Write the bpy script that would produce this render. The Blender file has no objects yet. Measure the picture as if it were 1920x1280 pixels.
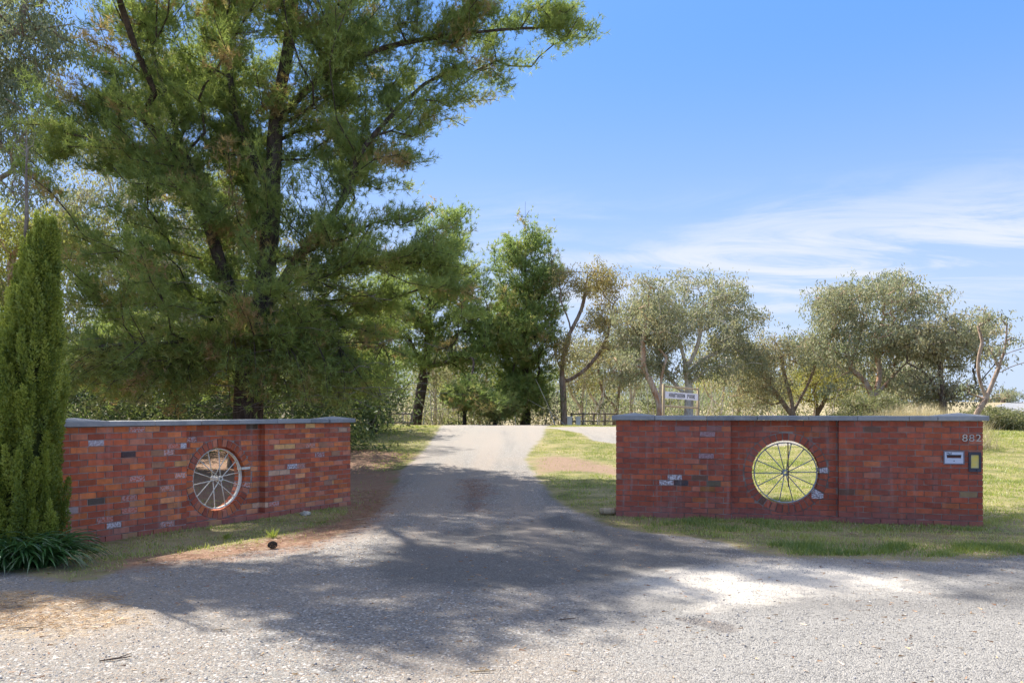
import bpy, math, random
import numpy as np
from mathutils import Vector
random.seed(7)
RNG = np.random.default_rng(11)
SC = bpy.context.scene
COL = SC.collection
F, CX, HY, CH = 1500.0, 960.0, 772.0, 1.68      # focal length and horizon of the 1920 px photograph, eye height


# ------------------------------------------------------------------ terrain
def sst(a, b, v):
    t = np.clip((np.asarray(v, float) - a) / (b - a), 0, 1)
    return t * t * (3 - 2 * t)


def H(x, y):
    x = np.asarray(x, float); y = np.asarray(y, float)
    z = sst(13.5, 37, y) * 1.04 - 0.55 * sst(38, 56, y) + 0.034 * np.clip(y - 60, 0, 140)
    z = z - 0.065 * sst(-1.5, -3.2, x) * (1 - sst(16, 20, y)) * sst(6, 9.5, y)
    w = sst(19, 27, x) * sst(37, 46, y)
    zr = 1.25 + (np.clip(y, 40, 92) - 45) * 0.034 - 0.02 * np.clip(y - 92, 0, 200)
    z = z * (1 - w) + zr * w
    z = z + 0.012 * np.sin(x * 1.7 + y * .6) * np.sin(y * 1.3 - x * .4) * sst(2, 6, np.abs(y))
    return z


def P(px, py, Y):
    return Vector(((px - CX) / F * Y, Y, CH - (py - HY) / F * Y))


def G(px, py):                                   # where a sight line meets the ground
    lo, hi = 1.0, 400.0
    ys = np.concatenate([np.arange(2, 40, .05), np.arange(40, 200, .5)])
    zz = CH - (py - HY) / F * ys
    hh = H((px - CX) / F * ys, ys)
    k = np.where(zz <= hh)[0]
    Y = ys[k[0]] if len(k) else 200.0
    return ((px - CX) / F * Y, Y)


# ------------------------------------------------------------------ object helpers
def tag(o, label=None, cat=None, group=None, kind=None):
    if label: o['label'] = label
    if cat: o['category'] = cat
    if group: o['group'] = group
    if kind: o['kind'] = kind
    return o


def empty(name, loc, rz=0, label=None, cat=None, group=None):
    o = bpy.data.objects.new(name, None); COL.objects.link(o)
    o.location = loc; o.rotation_euler = (0, 0, rz); o.empty_display_size = .2
    return tag(o, label, cat, group)


def link(name, me, mat, parent=None, smooth=False):
    o = bpy.data.objects.new(name, me); COL.objects.link(o)
    if mat: me.materials.append(mat)
    if parent: o.parent = parent
    if smooth: me.polygons.foreach_set('use_smooth', np.ones(len(me.polygons), bool))
    return o


def fast_mesh(name, V, Fc, k, attrs=None):
    """V (n,3) points, Fc (m,k) faces."""
    me = bpy.data.meshes.new(name)
    V = np.ascontiguousarray(V, np.float32); Fc = np.ascontiguousarray(Fc, np.int32)
    me.vertices.add(len(V)); me.vertices.foreach_set('co', V.ravel())
    me.loops.add(Fc.size); me.loops.foreach_set('vertex_index', Fc.ravel())
    me.polygons.add(len(Fc)); me.polygons.foreach_set('loop_start', np.arange(0, Fc.size, k, dtype=np.int32))
    for nm, a in (attrs or {}).items():
        at = me.attributes.new(nm, 'FLOAT', 'POINT'); at.data.foreach_set('value', np.ascontiguousarray(a, np.float32))
    me.update(calc_edges=True)
    return me


class MB:
    def __init__(s): s.v = []; s.f = []; s.c = []; s.col = (0, 0, 0, 0)
    def add(s, vs, fs):
        n = len(s.v); s.v += [tuple(v) for v in vs]; s.f += [tuple(i + n for i in f) for f in fs]; s.c += [s.col] * len(vs)
    def box(s, x0, x1, y0, y1, z0, z1):
        s.add([(x0, y0, z0), (x1, y0, z0), (x1, y1, z0), (x0, y1, z0), (x0, y0, z1), (x1, y0, z1), (x1, y1, z1), (x0, y1, z1)],
              [(3, 2, 1, 0), (4, 5, 6, 7), (0, 1, 5, 4), (1, 2, 6, 5), (2, 3, 7, 6), (3, 0, 4, 7)])
    def prism(s, poly, y0, y1):                  # poly = [(x,z)...] anticlockwise seen from -y
        n = len(poly)
        s.add([(x, y0, z) for x, z in poly] + [(x, y1, z) for x, z in poly],
              [tuple(range(n)), tuple(range(2 * n - 1, n - 1, -1))] + [((i + 1) % n, i, i + n, (i + 1) % n + n) for i in range(n)])
    def tube(s, pts, rad, n=8, cap=True):
        pts = [Vector(p) for p in pts]; rings = []; ref = None
        for i, p in enumerate(pts):
            d = (pts[min(i + 1, len(pts) - 1)] - pts[max(i - 1, 0)]).normalized()
            if ref is None: ref = d.orthogonal().normalized()
            ref = (ref - d * ref.dot(d)).normalized(); b = d.cross(ref)
            r = rad[i] if hasattr(rad, '__len__') else rad
            rings.append([p + (ref * math.cos(a) + b * math.sin(a)) * r for a in [2 * math.pi * k / n for k in range(n)]])
        vs = [v for r in rings for v in r]; fs = []
        for i in range(len(rings) - 1):
            for k in range(n):
                fs.append((i * n + k, i * n + (k + 1) % n, (i + 1) * n + (k + 1) % n, (i + 1) * n + k))
        if cap: fs += [tuple(range(n - 1, -1, -1)), tuple(range(len(vs) - n, len(vs)))]
        s.add(vs, fs)
    def lathe_y(s, prof, n=40, c=(0, 0, 0)):     # prof = closed loop of (radius, y)
        m = len(prof); vs = []; fs = []
        for k in range(n):
            a = 2 * math.pi * k / n
            vs += [(c[0] + r * math.cos(a), c[1] + y, c[2] + r * math.sin(a)) for r, y in prof]
        for k in range(n):
            for j in range(m):
                fs.append((k * m + j, k * m + (j + 1) % m, ((k + 1) % n) * m + (j + 1) % m, ((k + 1) % n) * m + j))
        s.add(vs, fs)
    def build(s, name, mat, parent=None, smooth=False, color=False):
        me = bpy.data.meshes.new(name); me.from_pydata(s.v, [], s.f); me.update()
        if color:
            at = me.attributes.new('bcol', 'FLOAT_COLOR', 'POINT'); at.data.foreach_set('color', np.array(s.c, np.float32).ravel())
        return link(name, me, mat, parent, smooth)


# ------------------------------------------------------------------ materials
class N:
    def __init__(s, name):
        s.m = bpy.data.materials.new(name); s.m.use_nodes = True; s.t = s.m.node_tree; s.t.nodes.clear()
        s.out = s.t.nodes.new('ShaderNodeOutputMaterial')
    def n(s, typ, ins=None, **kw):
        nd = s.t.nodes.new(typ)
        for k, v in kw.items(): setattr(nd, k, v)
        for k, v in (ins or {}).items(): s.put(nd.inputs[k], v)
        return nd
    def put(s, sock, v):
        if isinstance(v, bpy.types.NodeSocket): s.t.links.new(v, sock)
        elif hasattr(v, '__len__') and sock.type == 'RGBA' and len(v) == 3: sock.default_value = (*v, 1)
        else: sock.default_value = v
    def attr(s, nm): return s.n('ShaderNodeAttribute', attribute_name=nm).outputs['Fac']
    def math(s, op, a, b=0.0, clamp=False):
        nd = s.n('ShaderNodeMath', operation=op, use_clamp=clamp); s.put(nd.inputs[0], a); s.put(nd.inputs[1], b); return nd.outputs[0]
    def mix(s, f, a, b):
        nd = s.n('ShaderNodeMix', data_type='RGBA'); s.put(nd.inputs[0], f); s.put(nd.inputs[6], a); s.put(nd.inputs[7], b); return nd.outputs[2]
    def rng(s, v, a, b, c=0.0, d=1.0, smooth=False):
        nd = s.n('ShaderNodeMapRange'); nd.interpolation_type = 'SMOOTHSTEP' if smooth else 'LINEAR'
        for i, x in enumerate((v, a, b, c, d)): s.put(nd.inputs[i], x)
        return nd.outputs[0]
    def noise(s, scale, detail=3, vec=None, rough=.55, dist=0):
        nd = s.n('ShaderNodeTexNoise', {'Scale': scale, 'Detail': detail, 'Roughness': rough, 'Distortion': dist})
        if vec is not None: s.put(nd.inputs['Vector'], vec)
        return nd.outputs['Fac']
    def pos(s): return s.n('ShaderNodeNewGeometry').outputs['Position']
    def objc(s): return s.n('ShaderNodeTexCoord').outputs['Object']
    def scale(s, v, sc):
        nd = s.n('ShaderNodeMapping'); s.put(nd.inputs['Vector'], v); nd.inputs['Scale'].default_value = sc; return nd.outputs[0]
    def bump(s, h, strength=.5, dist=.01, normal=None):
        nd = s.n('ShaderNodeBump', {'Strength': strength, 'Distance': dist, 'Height': h})
        if normal is not None: s.put(nd.inputs['Normal'], normal)
        return nd.outputs[0]
    def pbr(s, col, rough=.8, normal=None, spec=.3, metal=0.0):
        nd = s.n('ShaderNodeBsdfPrincipled', {'Base Color': col, 'Roughness': rough, 'Specular IOR Level': spec, 'Metallic': metal})
        if normal is not None: s.put(nd.inputs['Normal'], normal)
        s.t.links.new(nd.outputs[0], s.out.inputs[0]); return s.m


def simple(name, col, rough=.8, var=.25, scale=6, spec=.3, metal=0.0, bump=.0, bscale=40):
    k = N(name); v = k.noise(scale, 4, k.objc())
    c = k.mix(k.rng(v, .3, .7), tuple(x * (1 - var) for x in col), tuple(min(1, x * (1 + var)) for x in col))
    nm = k.bump(k.noise(bscale, 4, k.objc()), bump, .01) if bump else None
    return k.pbr(c, rough, nm, spec, metal)


def leaf_mat(name, c0, c1, c2, trans=.35, rough=.5, gloss=.06):
    """tone 0..1 runs c0 -> c1 -> c2"""
    k = N(name); t = k.attr('tone')
    c = k.mix(k.rng(t, 0, .5), c0, c1); c = k.mix(k.rng(t, .5, 1), c, c2)
    d = k.n('ShaderNodeBsdfDiffuse', {'Color': c}).outputs[0]
    tc = k.mix(.4, c, k.mix(.5, c, (.5, .6, .1)))
    tr = k.n('ShaderNodeBsdfTranslucent', {'Color': tc}).outputs[0]
    m1 = k.n('ShaderNodeMixShader', {0: trans, 1: d, 2: tr}).outputs[0]
    g = k.n('ShaderNodeBsdfGlossy', {'Color': (1, 1, 1), 'Roughness': rough}).outputs[0]
    m2 = k.n('ShaderNodeMixShader', {0: gloss, 1: m1, 2: g}).outputs[0]
    k.t.links.new(m2, k.out.inputs[0]); return k.m


def bark_mat(name, a, b, lo=.42, hi=.6, sc=(3, 3, .7), bump=.6):
    k = N(name); p = k.scale(k.pos(), sc); v = k.noise(1.6, 5, p, .6, .6); f = k.noise(9, 4, p)
    c = k.mix(k.rng(v, lo, hi), a, b); c = k.mix(k.rng(f, .35, .7, 0, .45), c, tuple(x * .45 for x in b))
    return k.pbr(c, .9, k.bump(f, bump, .03), .15)


M = {}
M['pine_leaf'] = leaf_mat('pine_needles', (.16, .225, .058), (.31, .385, .095), (.48, .30, .14), .52, .5, .03)
M['pine_leaf_far'] = leaf_mat('pine_needles_blue', (.155, .235, .07), (.31, .40, .11), (.46, .31, .13), .5, .5, .03)
M['gum_leaf'] = leaf_mat('gum_leaves', (.19, .225, .135), (.35, .345, .225), (.52, .40, .23), .38, .55, .02)
M['gum_gold'] = leaf_mat('gum_leaves_golden', (.26, .25, .12), (.42, .34, .14), (.50, .33, .13), .38, .5, .02)
M['gum_yellow'] = leaf_mat('gum_leaves_yellowish', (.22, .24, .07), (.40, .37, .11), (.54, .42, .12), .4, .5, .02)
M['scrub'] = leaf_mat('scrub_leaves', (.12, .15, .06), (.26, .25, .13), (.40, .32, .20), .38, .5, .02)
M['cypress'] = leaf_mat('cypress_scales', (.10, .15, .022), (.28, .33, .045), (.44, .48, .085), .36, .5, .03)
M['grass'] = leaf_mat('grass_blades', (.14, .22, .03), (.40, .44, .065), (.60, .52, .24), .4)
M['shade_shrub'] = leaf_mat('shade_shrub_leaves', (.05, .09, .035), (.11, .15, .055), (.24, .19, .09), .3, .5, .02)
M['straw'] = leaf_mat('dry_grass', (.38, .30, .15), (.58, .46, .26), (.70, .60, .38), .3)
M['litter'] = leaf_mat('needle_litter', (.16, .07, .035), (.36, .17, .08), (.60, .40, .20), .1)
M['strap'] = leaf_mat('strap_leaves', (.035, .11, .03), (.06, .17, .045), (.14, .27, .08), .25, .3, .12)
M['pine_bark'] = bark_mat('pine_bark', (.05, .04, .032), (.13, .10, .08), sc=(6, 6, 1.2), bump=1)
M['gum_bark'] = bark_mat('gum_bark_pale', (.78, .72, .64), (.44, .30, .21), .5, .7)
M['gum_bark_pink'] = bark_mat('gum_bark_orange', (.74, .62, .52), (.46, .24, .14), .38, .62)
M['gum_bark_dark'] = bark_mat('gum_bark_rough', (.24, .18, .14), (.13, .09, .07), sc=(7, 7, 1.2), bump=1)
M['gum_bark_brown'] = bark_mat('gum_bark_brown', (.50, .39, .31), (.27, .18, .13), sc=(6, 6, 1.2), bump=1)
M['grey_wood'] = bark_mat('weathered_wood', (.30, .26, .22), (.20, .16, .13), sc=(8, 8, 2))
M['sign_wood'] = bark_mat('pale_sign_timber', (.50, .40, .27), (.38, .28, .17), sc=(12, 12, 2), bump=.3)
M['board'] = simple('sign_board_white', (.74, .70, .74), .6, .06, 3)
M['black'] = simple('black_lettering', (.02, .02, .025), .6, .1)
M['white_paint'] = simple('cream_paint', (.72, .68, .58), .55, .12, 12, .4, 0, .2)
M['steel'] = simple('galvanised_steel', (.36, .37, .38), .5, .2, 14, .5, .35, .2)
M['rust'] = simple('rusty_iron', (.17, .08, .06), .8, .3, 20)
M['bluestone'] = simple('bluestone_coping', (.27, .28, .285), .75, .28, 7, .3, 0, .5, 60)
k = N('bluestone_coping'); oc = k.objc(); inf = k.n('ShaderNodeObjectInfo').outputs['Random']; va = k.noise(9, 5, oc, .7); vb = k.noise(2.5, 3, oc)
c = k.mix(inf, (.23, .24, .25), (.36, .36, .355)); c = k.mix(k.rng(va, .45, .7, 0, .6), c, (.44, .42, .38)); c = k.mix(k.rng(vb, .5, .68, 0, .5), c, (.16, .165, .16))
M['bluestone'] = k.pbr(c, .8, k.bump(va, .6, .008), .25)
M['plate'] = simple('white_metal_plate', (.62, .65, .74), .45, .06, 3, .5)
M['frame_grey'] = simple('grey_frame', (.20, .19, .22), .6, .15, 10, .4)
M['dark_frame'] = simple('dark_frame', (.06, .06, .075), .6, .3, 12, .4)
M['yellow_pane'] = None
M['numeral'] = simple('cream_numeral', (.55, .50, .42), .5, .1)
M['numeral_dull'] = simple('dull_numeral', (.44, .39, .35), .6, .2, 30)
M['slot'] = simple('slot_brown', (.16, .07, .055), .8, .2)
M['stone'] = simple('pale_stone', (.45, .43, .36), .9, .25, 14, .2, 0, .6)
M['dark_scale'] = simple('charred_cone', (.05, .04, .035), .8, .4, 20)
k = N('yellow_pane'); p = k.scale(k.objc(), (6, 6, 6))
g = k.noise(1.0, 2, p)
M['yellow_pane'] = k.pbr(k.mix(k.rng(g, .4, .62), (.62, .56, .28), (.80, .58, .08)), .35, None, .5)

# bricks: colour per brick, flaking white paint where the alpha asks for it
k = N('brick'); at = k.n('ShaderNodeAttribute', attribute_name='bcol'); oc = k.objc()
n1 = k.noise(9, 5, oc, .65); n2 = k.noise(55, 4, oc, .7); n3 = k.noise(2.1, 3, oc)
c = k.mix(k.rng(n1, .3, .72, 0, .5), at.outputs['Color'], (.13, .05, .035))
c = k.mix(k.rng(n2, .5, .75, 0, .35), c, (.42, .20, .15))
c = k.mix(k.rng(n3, .52, .75, 0, .22), c, (.36, .27, .25))
flk = k.math('MULTIPLY', k.rng(k.noise(34, 3, k.scale(oc, (1, 1, 1.4)), .6), .46, .54), at.outputs['Alpha'])
strk = k.noise(1.0, 4, k.scale(oc, (13, 13, 1.1)), .6)
c = k.mix(k.rng(strk, .56, .74, 0, .34), c, (.42, .36, .34)); c = k.mix(k.rng(strk, .28, .42, .30, 0), c, (.10, .045, .035))
c = k.mix(flk, c, (.66, .62, .64))
zz = k.n('ShaderNodeSeparateXYZ', {0: oc}).outputs[2]
foot = k.rng(k.math('ADD', zz, k.math('MULTIPLY', n1, .25)), .13, .36, .55, 0)
c = k.mix(foot, c, (.27, .15, .14))
hb = k.math('ADD', k.math('MULTIPLY', n2, .6), k.math('MULTIPLY', n1, .8))
M['brick'] = k.pbr(c, .9, k.bump(hb, .55, .006), .2)
k = N('mortar'); oc = k.objc(); n1 = k.noise(7, 4, oc); n2 = k.noise(80, 3, oc)
c = k.mix(k.rng(n1, .35, .7), (.20, .17, .15), (.44, .39, .35))
M['mortar'] = k.pbr(c, .95, k.bump(n2, .7, .004), .1)

k = N('mortar_grimy'); oc = k.objc(); n1 = k.noise(5, 4, oc); n2 = k.noise(80, 3, oc)
M['mortar_grimy'] = k.pbr(k.mix(k.rng(n1, .4, .72), (.18, .14, .12), (.42, .36, .31)), .95, k.bump(n2, .7, .004), .1)

# ------------------------------------------------------------------ world, sun, camera
EL = math.radians(47); AZ = Vector((-.72, .69)).normalized()
S = Vector((AZ.x * math.cos(EL), AZ.y * math.cos(EL), math.sin(EL)))
W = bpy.data.worlds.new('World'); SC.world = W; W.use_nodes = True
t = W.node_tree; t.nodes.clear()
wo = t.nodes.new('ShaderNodeOutputWorld'); bg = t.nodes.new('ShaderNodeBackground'); sky = t.nodes.new('ShaderNodeTexSky')
sky.sky_type = 'NISHITA'; sky.sun_disc = False; sky.sun_elevation = EL; sky.sun_rotation = math.atan2(AZ.x, AZ.y)
sky.altitude = 700; sky.air_density = 1.0; sky.dust_density = 1.0; sky.ozone_density = 1.0
bg.inputs['Strength'].default_value = .145
tc = t.nodes.new('ShaderNodeTexCoord'); sep = t.nodes.new('ShaderNodeSeparateXYZ'); t.links.new(tc.outputs['Generated'], sep.inputs[0])


def wm(op, a, b=0.0, clamp=False):
    nd = t.nodes.new('ShaderNodeMath'); nd.operation = op; nd.use_clamp = clamp
    for s_, v in zip(nd.inputs, (a, b)):
        if isinstance(v, bpy.types.NodeSocket): t.links.new(v, s_)
        else: s_.default_value = v
    return nd.outputs[0]


def wr(v, a, b, c=0.0, d=1.0):
    nd = t.nodes.new('ShaderNodeMapRange'); nd.interpolation_type = 'SMOOTHSTEP'; t.links.new(v, nd.inputs[0])
    for i, x in enumerate((a, b, c, d)): nd.inputs[i + 1].default_value = x
    return nd.outputs[0]


# cirrus: noise on the flat cloud layer (direction divided by height), drawn out along the wind
den = wm('ADD', wm('MAXIMUM', sep.outputs[2], 0.0), .10)
cu = wm('DIVIDE', sep.outputs[0], den); cv = wm('DIVIDE', sep.outputs[1], den)
cmb = t.nodes.new('ShaderNodeCombineXYZ'); t.links.new(cu, cmb.inputs[0]); t.links.new(cv, cmb.inputs[1])


def wnoise(scale, detail, rough, dist, sc, rot=0, loc=(0, 0, 0)):
    mp = t.nodes.new('ShaderNodeMapping'); t.links.new(cmb.outputs[0], mp.inputs[0]); mp.inputs['Scale'].default_value = sc
    mp.inputs['Rotation'].default_value = (0, 0, rot); mp.inputs['Location'].default_value = loc
    nd = t.nodes.new('ShaderNodeTexNoise'); t.links.new(mp.outputs[0], nd.inputs[0])
    nd.inputs['Scale'].default_value = scale; nd.inputs['Detail'].default_value = detail
    nd.inputs['Roughness'].default_value = rough; nd.inputs['Distortion'].default_value = dist
    return nd.outputs['Fac']


big = wnoise(.55, 3, .5, .3, (1, 1, 1), 0, (1.1, 2.3, 0)); fine = wnoise(1.3, 9, .64, 1.3, (.6, 1.5, 1), .35, (3.4, 1.2, 0))
low = wm('MULTIPLY', wr(sep.outputs[2], .06, .15), wr(sep.outputs[2], .17, .29, 1, 0)); right = wr(sep.outputs[0], -.14, .10, .2, 1)
cl = wm('MULTIPLY', wr(fine, .38, .64), wr(big, .34, .52))
cl = wm('MULTIPLY', wm('MULTIPLY', cl, low), right)
veil = wr(sep.outputs[2], -.05, .60, .97, .80)
mv = t.nodes.new('ShaderNodeMix'); mv.data_type = 'RGBA'; t.links.new(veil, mv.inputs[0]); t.links.new(sky.outputs[0], mv.inputs[6])
mgr = t.nodes.new('ShaderNodeMix'); mgr.data_type = 'RGBA'; t.links.new(wr(sep.outputs[2], .0, .45), mgr.inputs[0]); mgr.inputs[6].default_value = (1.85, 2.25, 3.0, 1); mgr.inputs[7].default_value = (.34, 1.08, 3.0, 1)
t.links.new(mgr.outputs[2], mv.inputs[7])
mixn = t.nodes.new('ShaderNodeMix'); mixn.data_type = 'RGBA'
t.links.new(cl, mixn.inputs[0]); t.links.new(mv.outputs[2], mixn.inputs[6]); mixn.inputs[7].default_value = (2.5, 2.68, 3.1, 1)
mz = t.nodes.new('ShaderNodeMix'); mz.data_type = 'RGBA'      # whitish zenith added above the view to raise and neutralise fill light
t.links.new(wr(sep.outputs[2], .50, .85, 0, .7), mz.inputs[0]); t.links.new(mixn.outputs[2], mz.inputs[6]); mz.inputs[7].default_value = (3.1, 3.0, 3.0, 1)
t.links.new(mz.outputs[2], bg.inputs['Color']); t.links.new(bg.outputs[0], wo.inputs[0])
sl = bpy.data.lights.new('sun', 'SUN'); sl.energy = 4.7; sl.angle = math.radians(.55); sl.color = (1, .95, .87)
so = bpy.data.objects.new('sun', sl); COL.objects.link(so); so.rotation_euler = S.to_track_quat('Z', 'Y').to_euler(); so.location = S * 50
cam = bpy.data.cameras.new('camera'); co = bpy.data.objects.new('camera', cam); COL.objects.link(co)
cam.sensor_width = 36; cam.lens = F / 1920 * 36; cam.shift_y = (HY - 640) / 1920; cam.clip_end = 2000
co.location = (0, 0, CH); co.rotation_euler = (math.radians(90), 0, 0); SC.camera = co
SC.view_settings.view_transform = 'Standard'; SC.view_settings.look = 'None'; SC.view_settings.exposure = 1.22; SC.view_settings.gamma = 1
SC.render.engine = 'CYCLES'
cy = SC.cycles; cy.max_bounces = 6; cy.diffuse_bounces = 4; cy.transmission_bounces = 4; cy.glossy_bounces = 2; cy.use_denoising = True
cy.sample_clamp_indirect = 6


# ------------------------------------------------------------------ ground
def sdf(poly, x, y):                             # signed distance, positive inside
    poly = np.array(poly, float); n = len(poly); d = np.full(x.shape, 1e9); ins = np.zeros(x.shape, bool)
    for i in range(n):
        a = poly[i]; b = poly[(i + 1) % n]; e = b - a; wx = x - a[0]; wy = y - a[1]
        tt = np.clip((wx * e[0] + wy * e[1]) / max(e @ e, 1e-9), 0, 1)
        d = np.minimum(d, (wx - tt * e[0]) ** 2 + (wy - tt * e[1]) ** 2)
        c = ((a[1] > y) != (b[1] > y)); xi = (b[0] - a[0]) * (y - a[1]) / (b[1] - a[1] + 1e-12) + a[0]
        ins ^= c & (x < xi)
    return np.where(ins, 1, -1) * np.sqrt(d)


def PG(*pts): return [G(*p) for p in pts]


drive = PG((1020, 801), (1022, 815), (1000, 838), (985, 860), (1000, 885), (1022, 915), (1050, 945), (1110, 968), (1140, 985), (1200, 999), (1290, 1006), (1350, 1016),
           (1395, 1035), (1480, 1045), (1600, 1048), (1740, 1052), (1920, 1044)) + [(9, 9.2), (20, 9.2), (20, -14), (-20, -14), (-20, 8.2)] + \
        PG((0, 1072), (60, 1082), (120, 1092), (190, 1086), (225, 1068), (300, 1052), (400, 1046), (480, 1032), (560, 1024), (640, 1000), (690, 975),
           (722, 940), (742, 905), (752, 880), (775, 860), (800, 838), (815, 815), (825, 801)) + [(-3.6, 42), (2.4, 42)]
branch = PG((1010, 801), (1090, 812), (1110, 826), (1200, 838), (1400, 840), (1560, 830), (1560, 802), (1200, 799))
asph = PG((800, 1000), (930, 985), (1060, 965), (1180, 1000), (1340, 1018), (1390, 1032), (1400, 1050), (1200, 1075), (1180, 1090), (900, 1110), (700, 1085), (690, 1040))
asph2 = PG((1100, 1130), (1400, 1120), (1700, 1130), (1920, 1090)) + [(9, 5), (7, 2), (1, 2)] + PG((1020, 1250), (980, 1180))
white = PG((1185, 1088), (1300, 1066), (1480, 1052), (1600, 1062), (1680, 1088), (1690, 1105), (1560, 1110), (1440, 1118), (1400, 1136), (1330, 1138), (1270, 1120), (1200, 1110))
dirt = PG((660, 890), (745, 880), (752, 905), (735, 935), (700, 985), (640, 1008), (560, 1030), (430, 1048), (230, 1068), (235, 1050), (400, 1030), (560, 1000), (650, 965))
dirt2 = PG((985, 862), (1040, 852), (1110, 862), (1190, 884), (1180, 892), (1060, 884), (1010, 890))
strip = PG((868, 900), (900, 900), (915, 930), (905, 960), (885, 958), (872, 930))
straw = PG((-80, 1105), (60, 1112), (180, 1130), (200, 1165), (90, 1190), (-80, 1185))
pothole = PG((1265, 1158), (1320, 1156), (1372, 1168), (1385, 1184), (1360, 1188), (1330, 1176), (1290, 1166))
road = [(25.5, 41.5), (28.5, 46.5), (35, 58), (46, 76), (58, 93), (90, 93), (90, 36), (32, 40)]


def masks(x, y):
    d = np.maximum(sdf(drive, x, y), sdf(branch, x, y))
    return dict(m_drive=d, m_asph=np.maximum(sdf(asph, x, y), sdf(asph2, x, y)), m_white=sdf(white, x, y), m_dirt=np.maximum(np.maximum(sdf(dirt, x, y), sdf(dirt2, x, y) - .15), sdf([(-14, 11.5), (-4.9, 13.6), (-3.1, 16.5), (-3.2, 24), (-14, 30)], x, y)),
                m_litter=np.maximum(np.maximum(sdf(dirt, x, y), sdf(strip, x, y)), np.minimum(sdf([(-12, 13), (-3, 15), (-2.8, 24), (-12, 30)], x, y), 1.0)),
                m_straw=sdf(straw, x, y), m_hole=sdf(pothole, x, y), m_road=sdf(road, x, y))


ys = np.concatenate([np.arange(-15, 3, 1.0), np.geomspace(3, 60, 330), np.linspace(60.8, 240, 110), np.linspace(250, 600, 12)])
us = np.linspace(-1.25, 1.25, 380)
Yg, Ug = np.meshgrid(ys, us, indexing='ij'); Xg = Ug * (np.maximum(Yg, 0) + 9)
gx, gy = Xg.ravel(), Yg.ravel(); mk = masks(gx, gy)
gz = H(gx, gy) - .035 * sst(-.04, .10, mk['m_hole'])
nu, ny = len(us), len(ys)
idx = np.arange(nu * ny).reshape(ny, nu)
quads = np.stack([idx[:-1, :-1], idx[:-1, 1:], idx[1:, 1:], idx[1:, :-1]], -1).reshape(-1, 4)
k = N('ground_surface'); p = k.pos(); nz = k.noise(1.3, 5, p, .6); nf = k.noise(9, 4, p, .6); nm = k.noise(.35, 4, p); nn = k.noise(4.2, 4, p)
wob = k.math('ADD', k.math('MULTIPLY', k.math('SUBTRACT', nz, .5), .9), k.math('MULTIPLY', k.math('SUBTRACT', nf, .5), .35))


def msk(nm_, amp=1.0, e=.06):
    return k.rng(k.math('ADD', k.attr(nm_), k.math('MULTIPLY', wob, amp)), -e, e, smooth=True)


def vor(scale):
    nd = k.n('ShaderNodeTexVoronoi', {'Scale': scale}); k.put(nd.inputs['Vector'], p); return nd


v1 = vor(105); v2 = vor(55)
r1 = k.n('ShaderNodeSeparateColor', {0: v1.outputs['Color']}); r2 = k.n('ShaderNodeSeparateColor', {0: v2.outputs['Color']})
gr = k.mix(r1.outputs[0], (.17, .16, .145), (.35, .33, .295)); gr = k.mix(k.rng(r1.outputs[1], .78, .95), gr, (.36, .26, .18)); gr = k.mix(k.rng(r2.outputs[1], .86, .93), gr, (.52, .49, .45))
gr = k.mix(k.rng(r2.outputs[0], .86, .95, 0, .8), gr, (.10, .10, .11))
gr = k.mix(k.rng(nm, .42, .62, 0, .5), gr, (.34, .28, .22))
asc = k.mix(r1.outputs[0], (.115, .108, .10), (.225, .213, .195)); asc = k.mix(k.rng(r2.outputs[1], .9, .97, 0, .5), asc, (.32, .31, .30))
# worn seal: pale dust between dark stones
worn = k.mix(r1.outputs[0], (.25, .236, .215), (.365, .345, .315)); worn = k.mix(k.rng(r2.outputs[0], .8, .92, 0, .85), worn, (.115, .11, .105)); worn = k.mix(k.rng(nn, .48, .72, 0, .5), worn, (.22, .21, .195))
sx = k.n('ShaderNodeSeparateXYZ', {0: p})
nearr = k.rng(k.math('ADD', sx.outputs[0], k.math('MULTIPLY', wob, 2.0)), -.2, 1.6, smooth=True)
nearr = k.math('MULTIPLY', nearr, k.rng(sx.outputs[1], 8.2, 9.3, 1, 0))
gr = k.mix(nearr, gr, worn)
gr = k.mix(k.math('MULTIPLY', msk('m_asph', 1.0, .2), k.rng(sx.outputs[1], 6.5, 7.6)), gr, asc)
wht = k.mix(r1.outputs[0], (.50, .45, .38), (.70, .64, .55))
gr = k.mix(k.math('MULTIPLY', msk('m_white', 1.3, .3), k.rng(nf, .3, .5, .6, 1)), gr, wht)
gr = k.mix(k.math('MULTIPLY', msk('m_straw', 2.2, .7), k.rng(nf, .38, .6, .05, .8)), gr, (.46, .33, .19))
gr = k.mix(k.math('MULTIPLY', msk('m_hole', .12, .03), .7), gr, (.17, .15, .135))
trk = k.noise(1.0, 3, k.scale(p, (1.5, .10, 1)), .5)
gr = k.mix(k.math('MULTIPLY', k.rng(trk, .42, .62), k.rng(sx.outputs[1], 8.5, 12, 0, .65)), gr, (.37, .30, .24)); gr = k.mix(k.math('MULTIPLY', k.rng(trk, .30, .42, 1, 0), k.rng(sx.outputs[1], 8.5, 12, 0, .6)), gr, (.14, .135, .135))
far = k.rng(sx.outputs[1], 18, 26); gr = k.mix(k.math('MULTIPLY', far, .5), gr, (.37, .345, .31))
grs = k.mix(k.rng(nz, .35, .6), (.13, .15, .045), (.33, .28, .13)); grs = k.mix(k.rng(nm, .5, .7, 0, .6), grs, (.42, .35, .20)); grs = k.mix(k.math('MULTIPLY', k.rng(nf, .42, .62, 0, .75), k.rng(sx.outputs[1], 12.5, 15, 1, 0)), grs, (.30, .22, .15))
grs = k.mix(k.rng(sx.outputs[1], 42, 58), grs, (.36, .30, .18))
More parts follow.
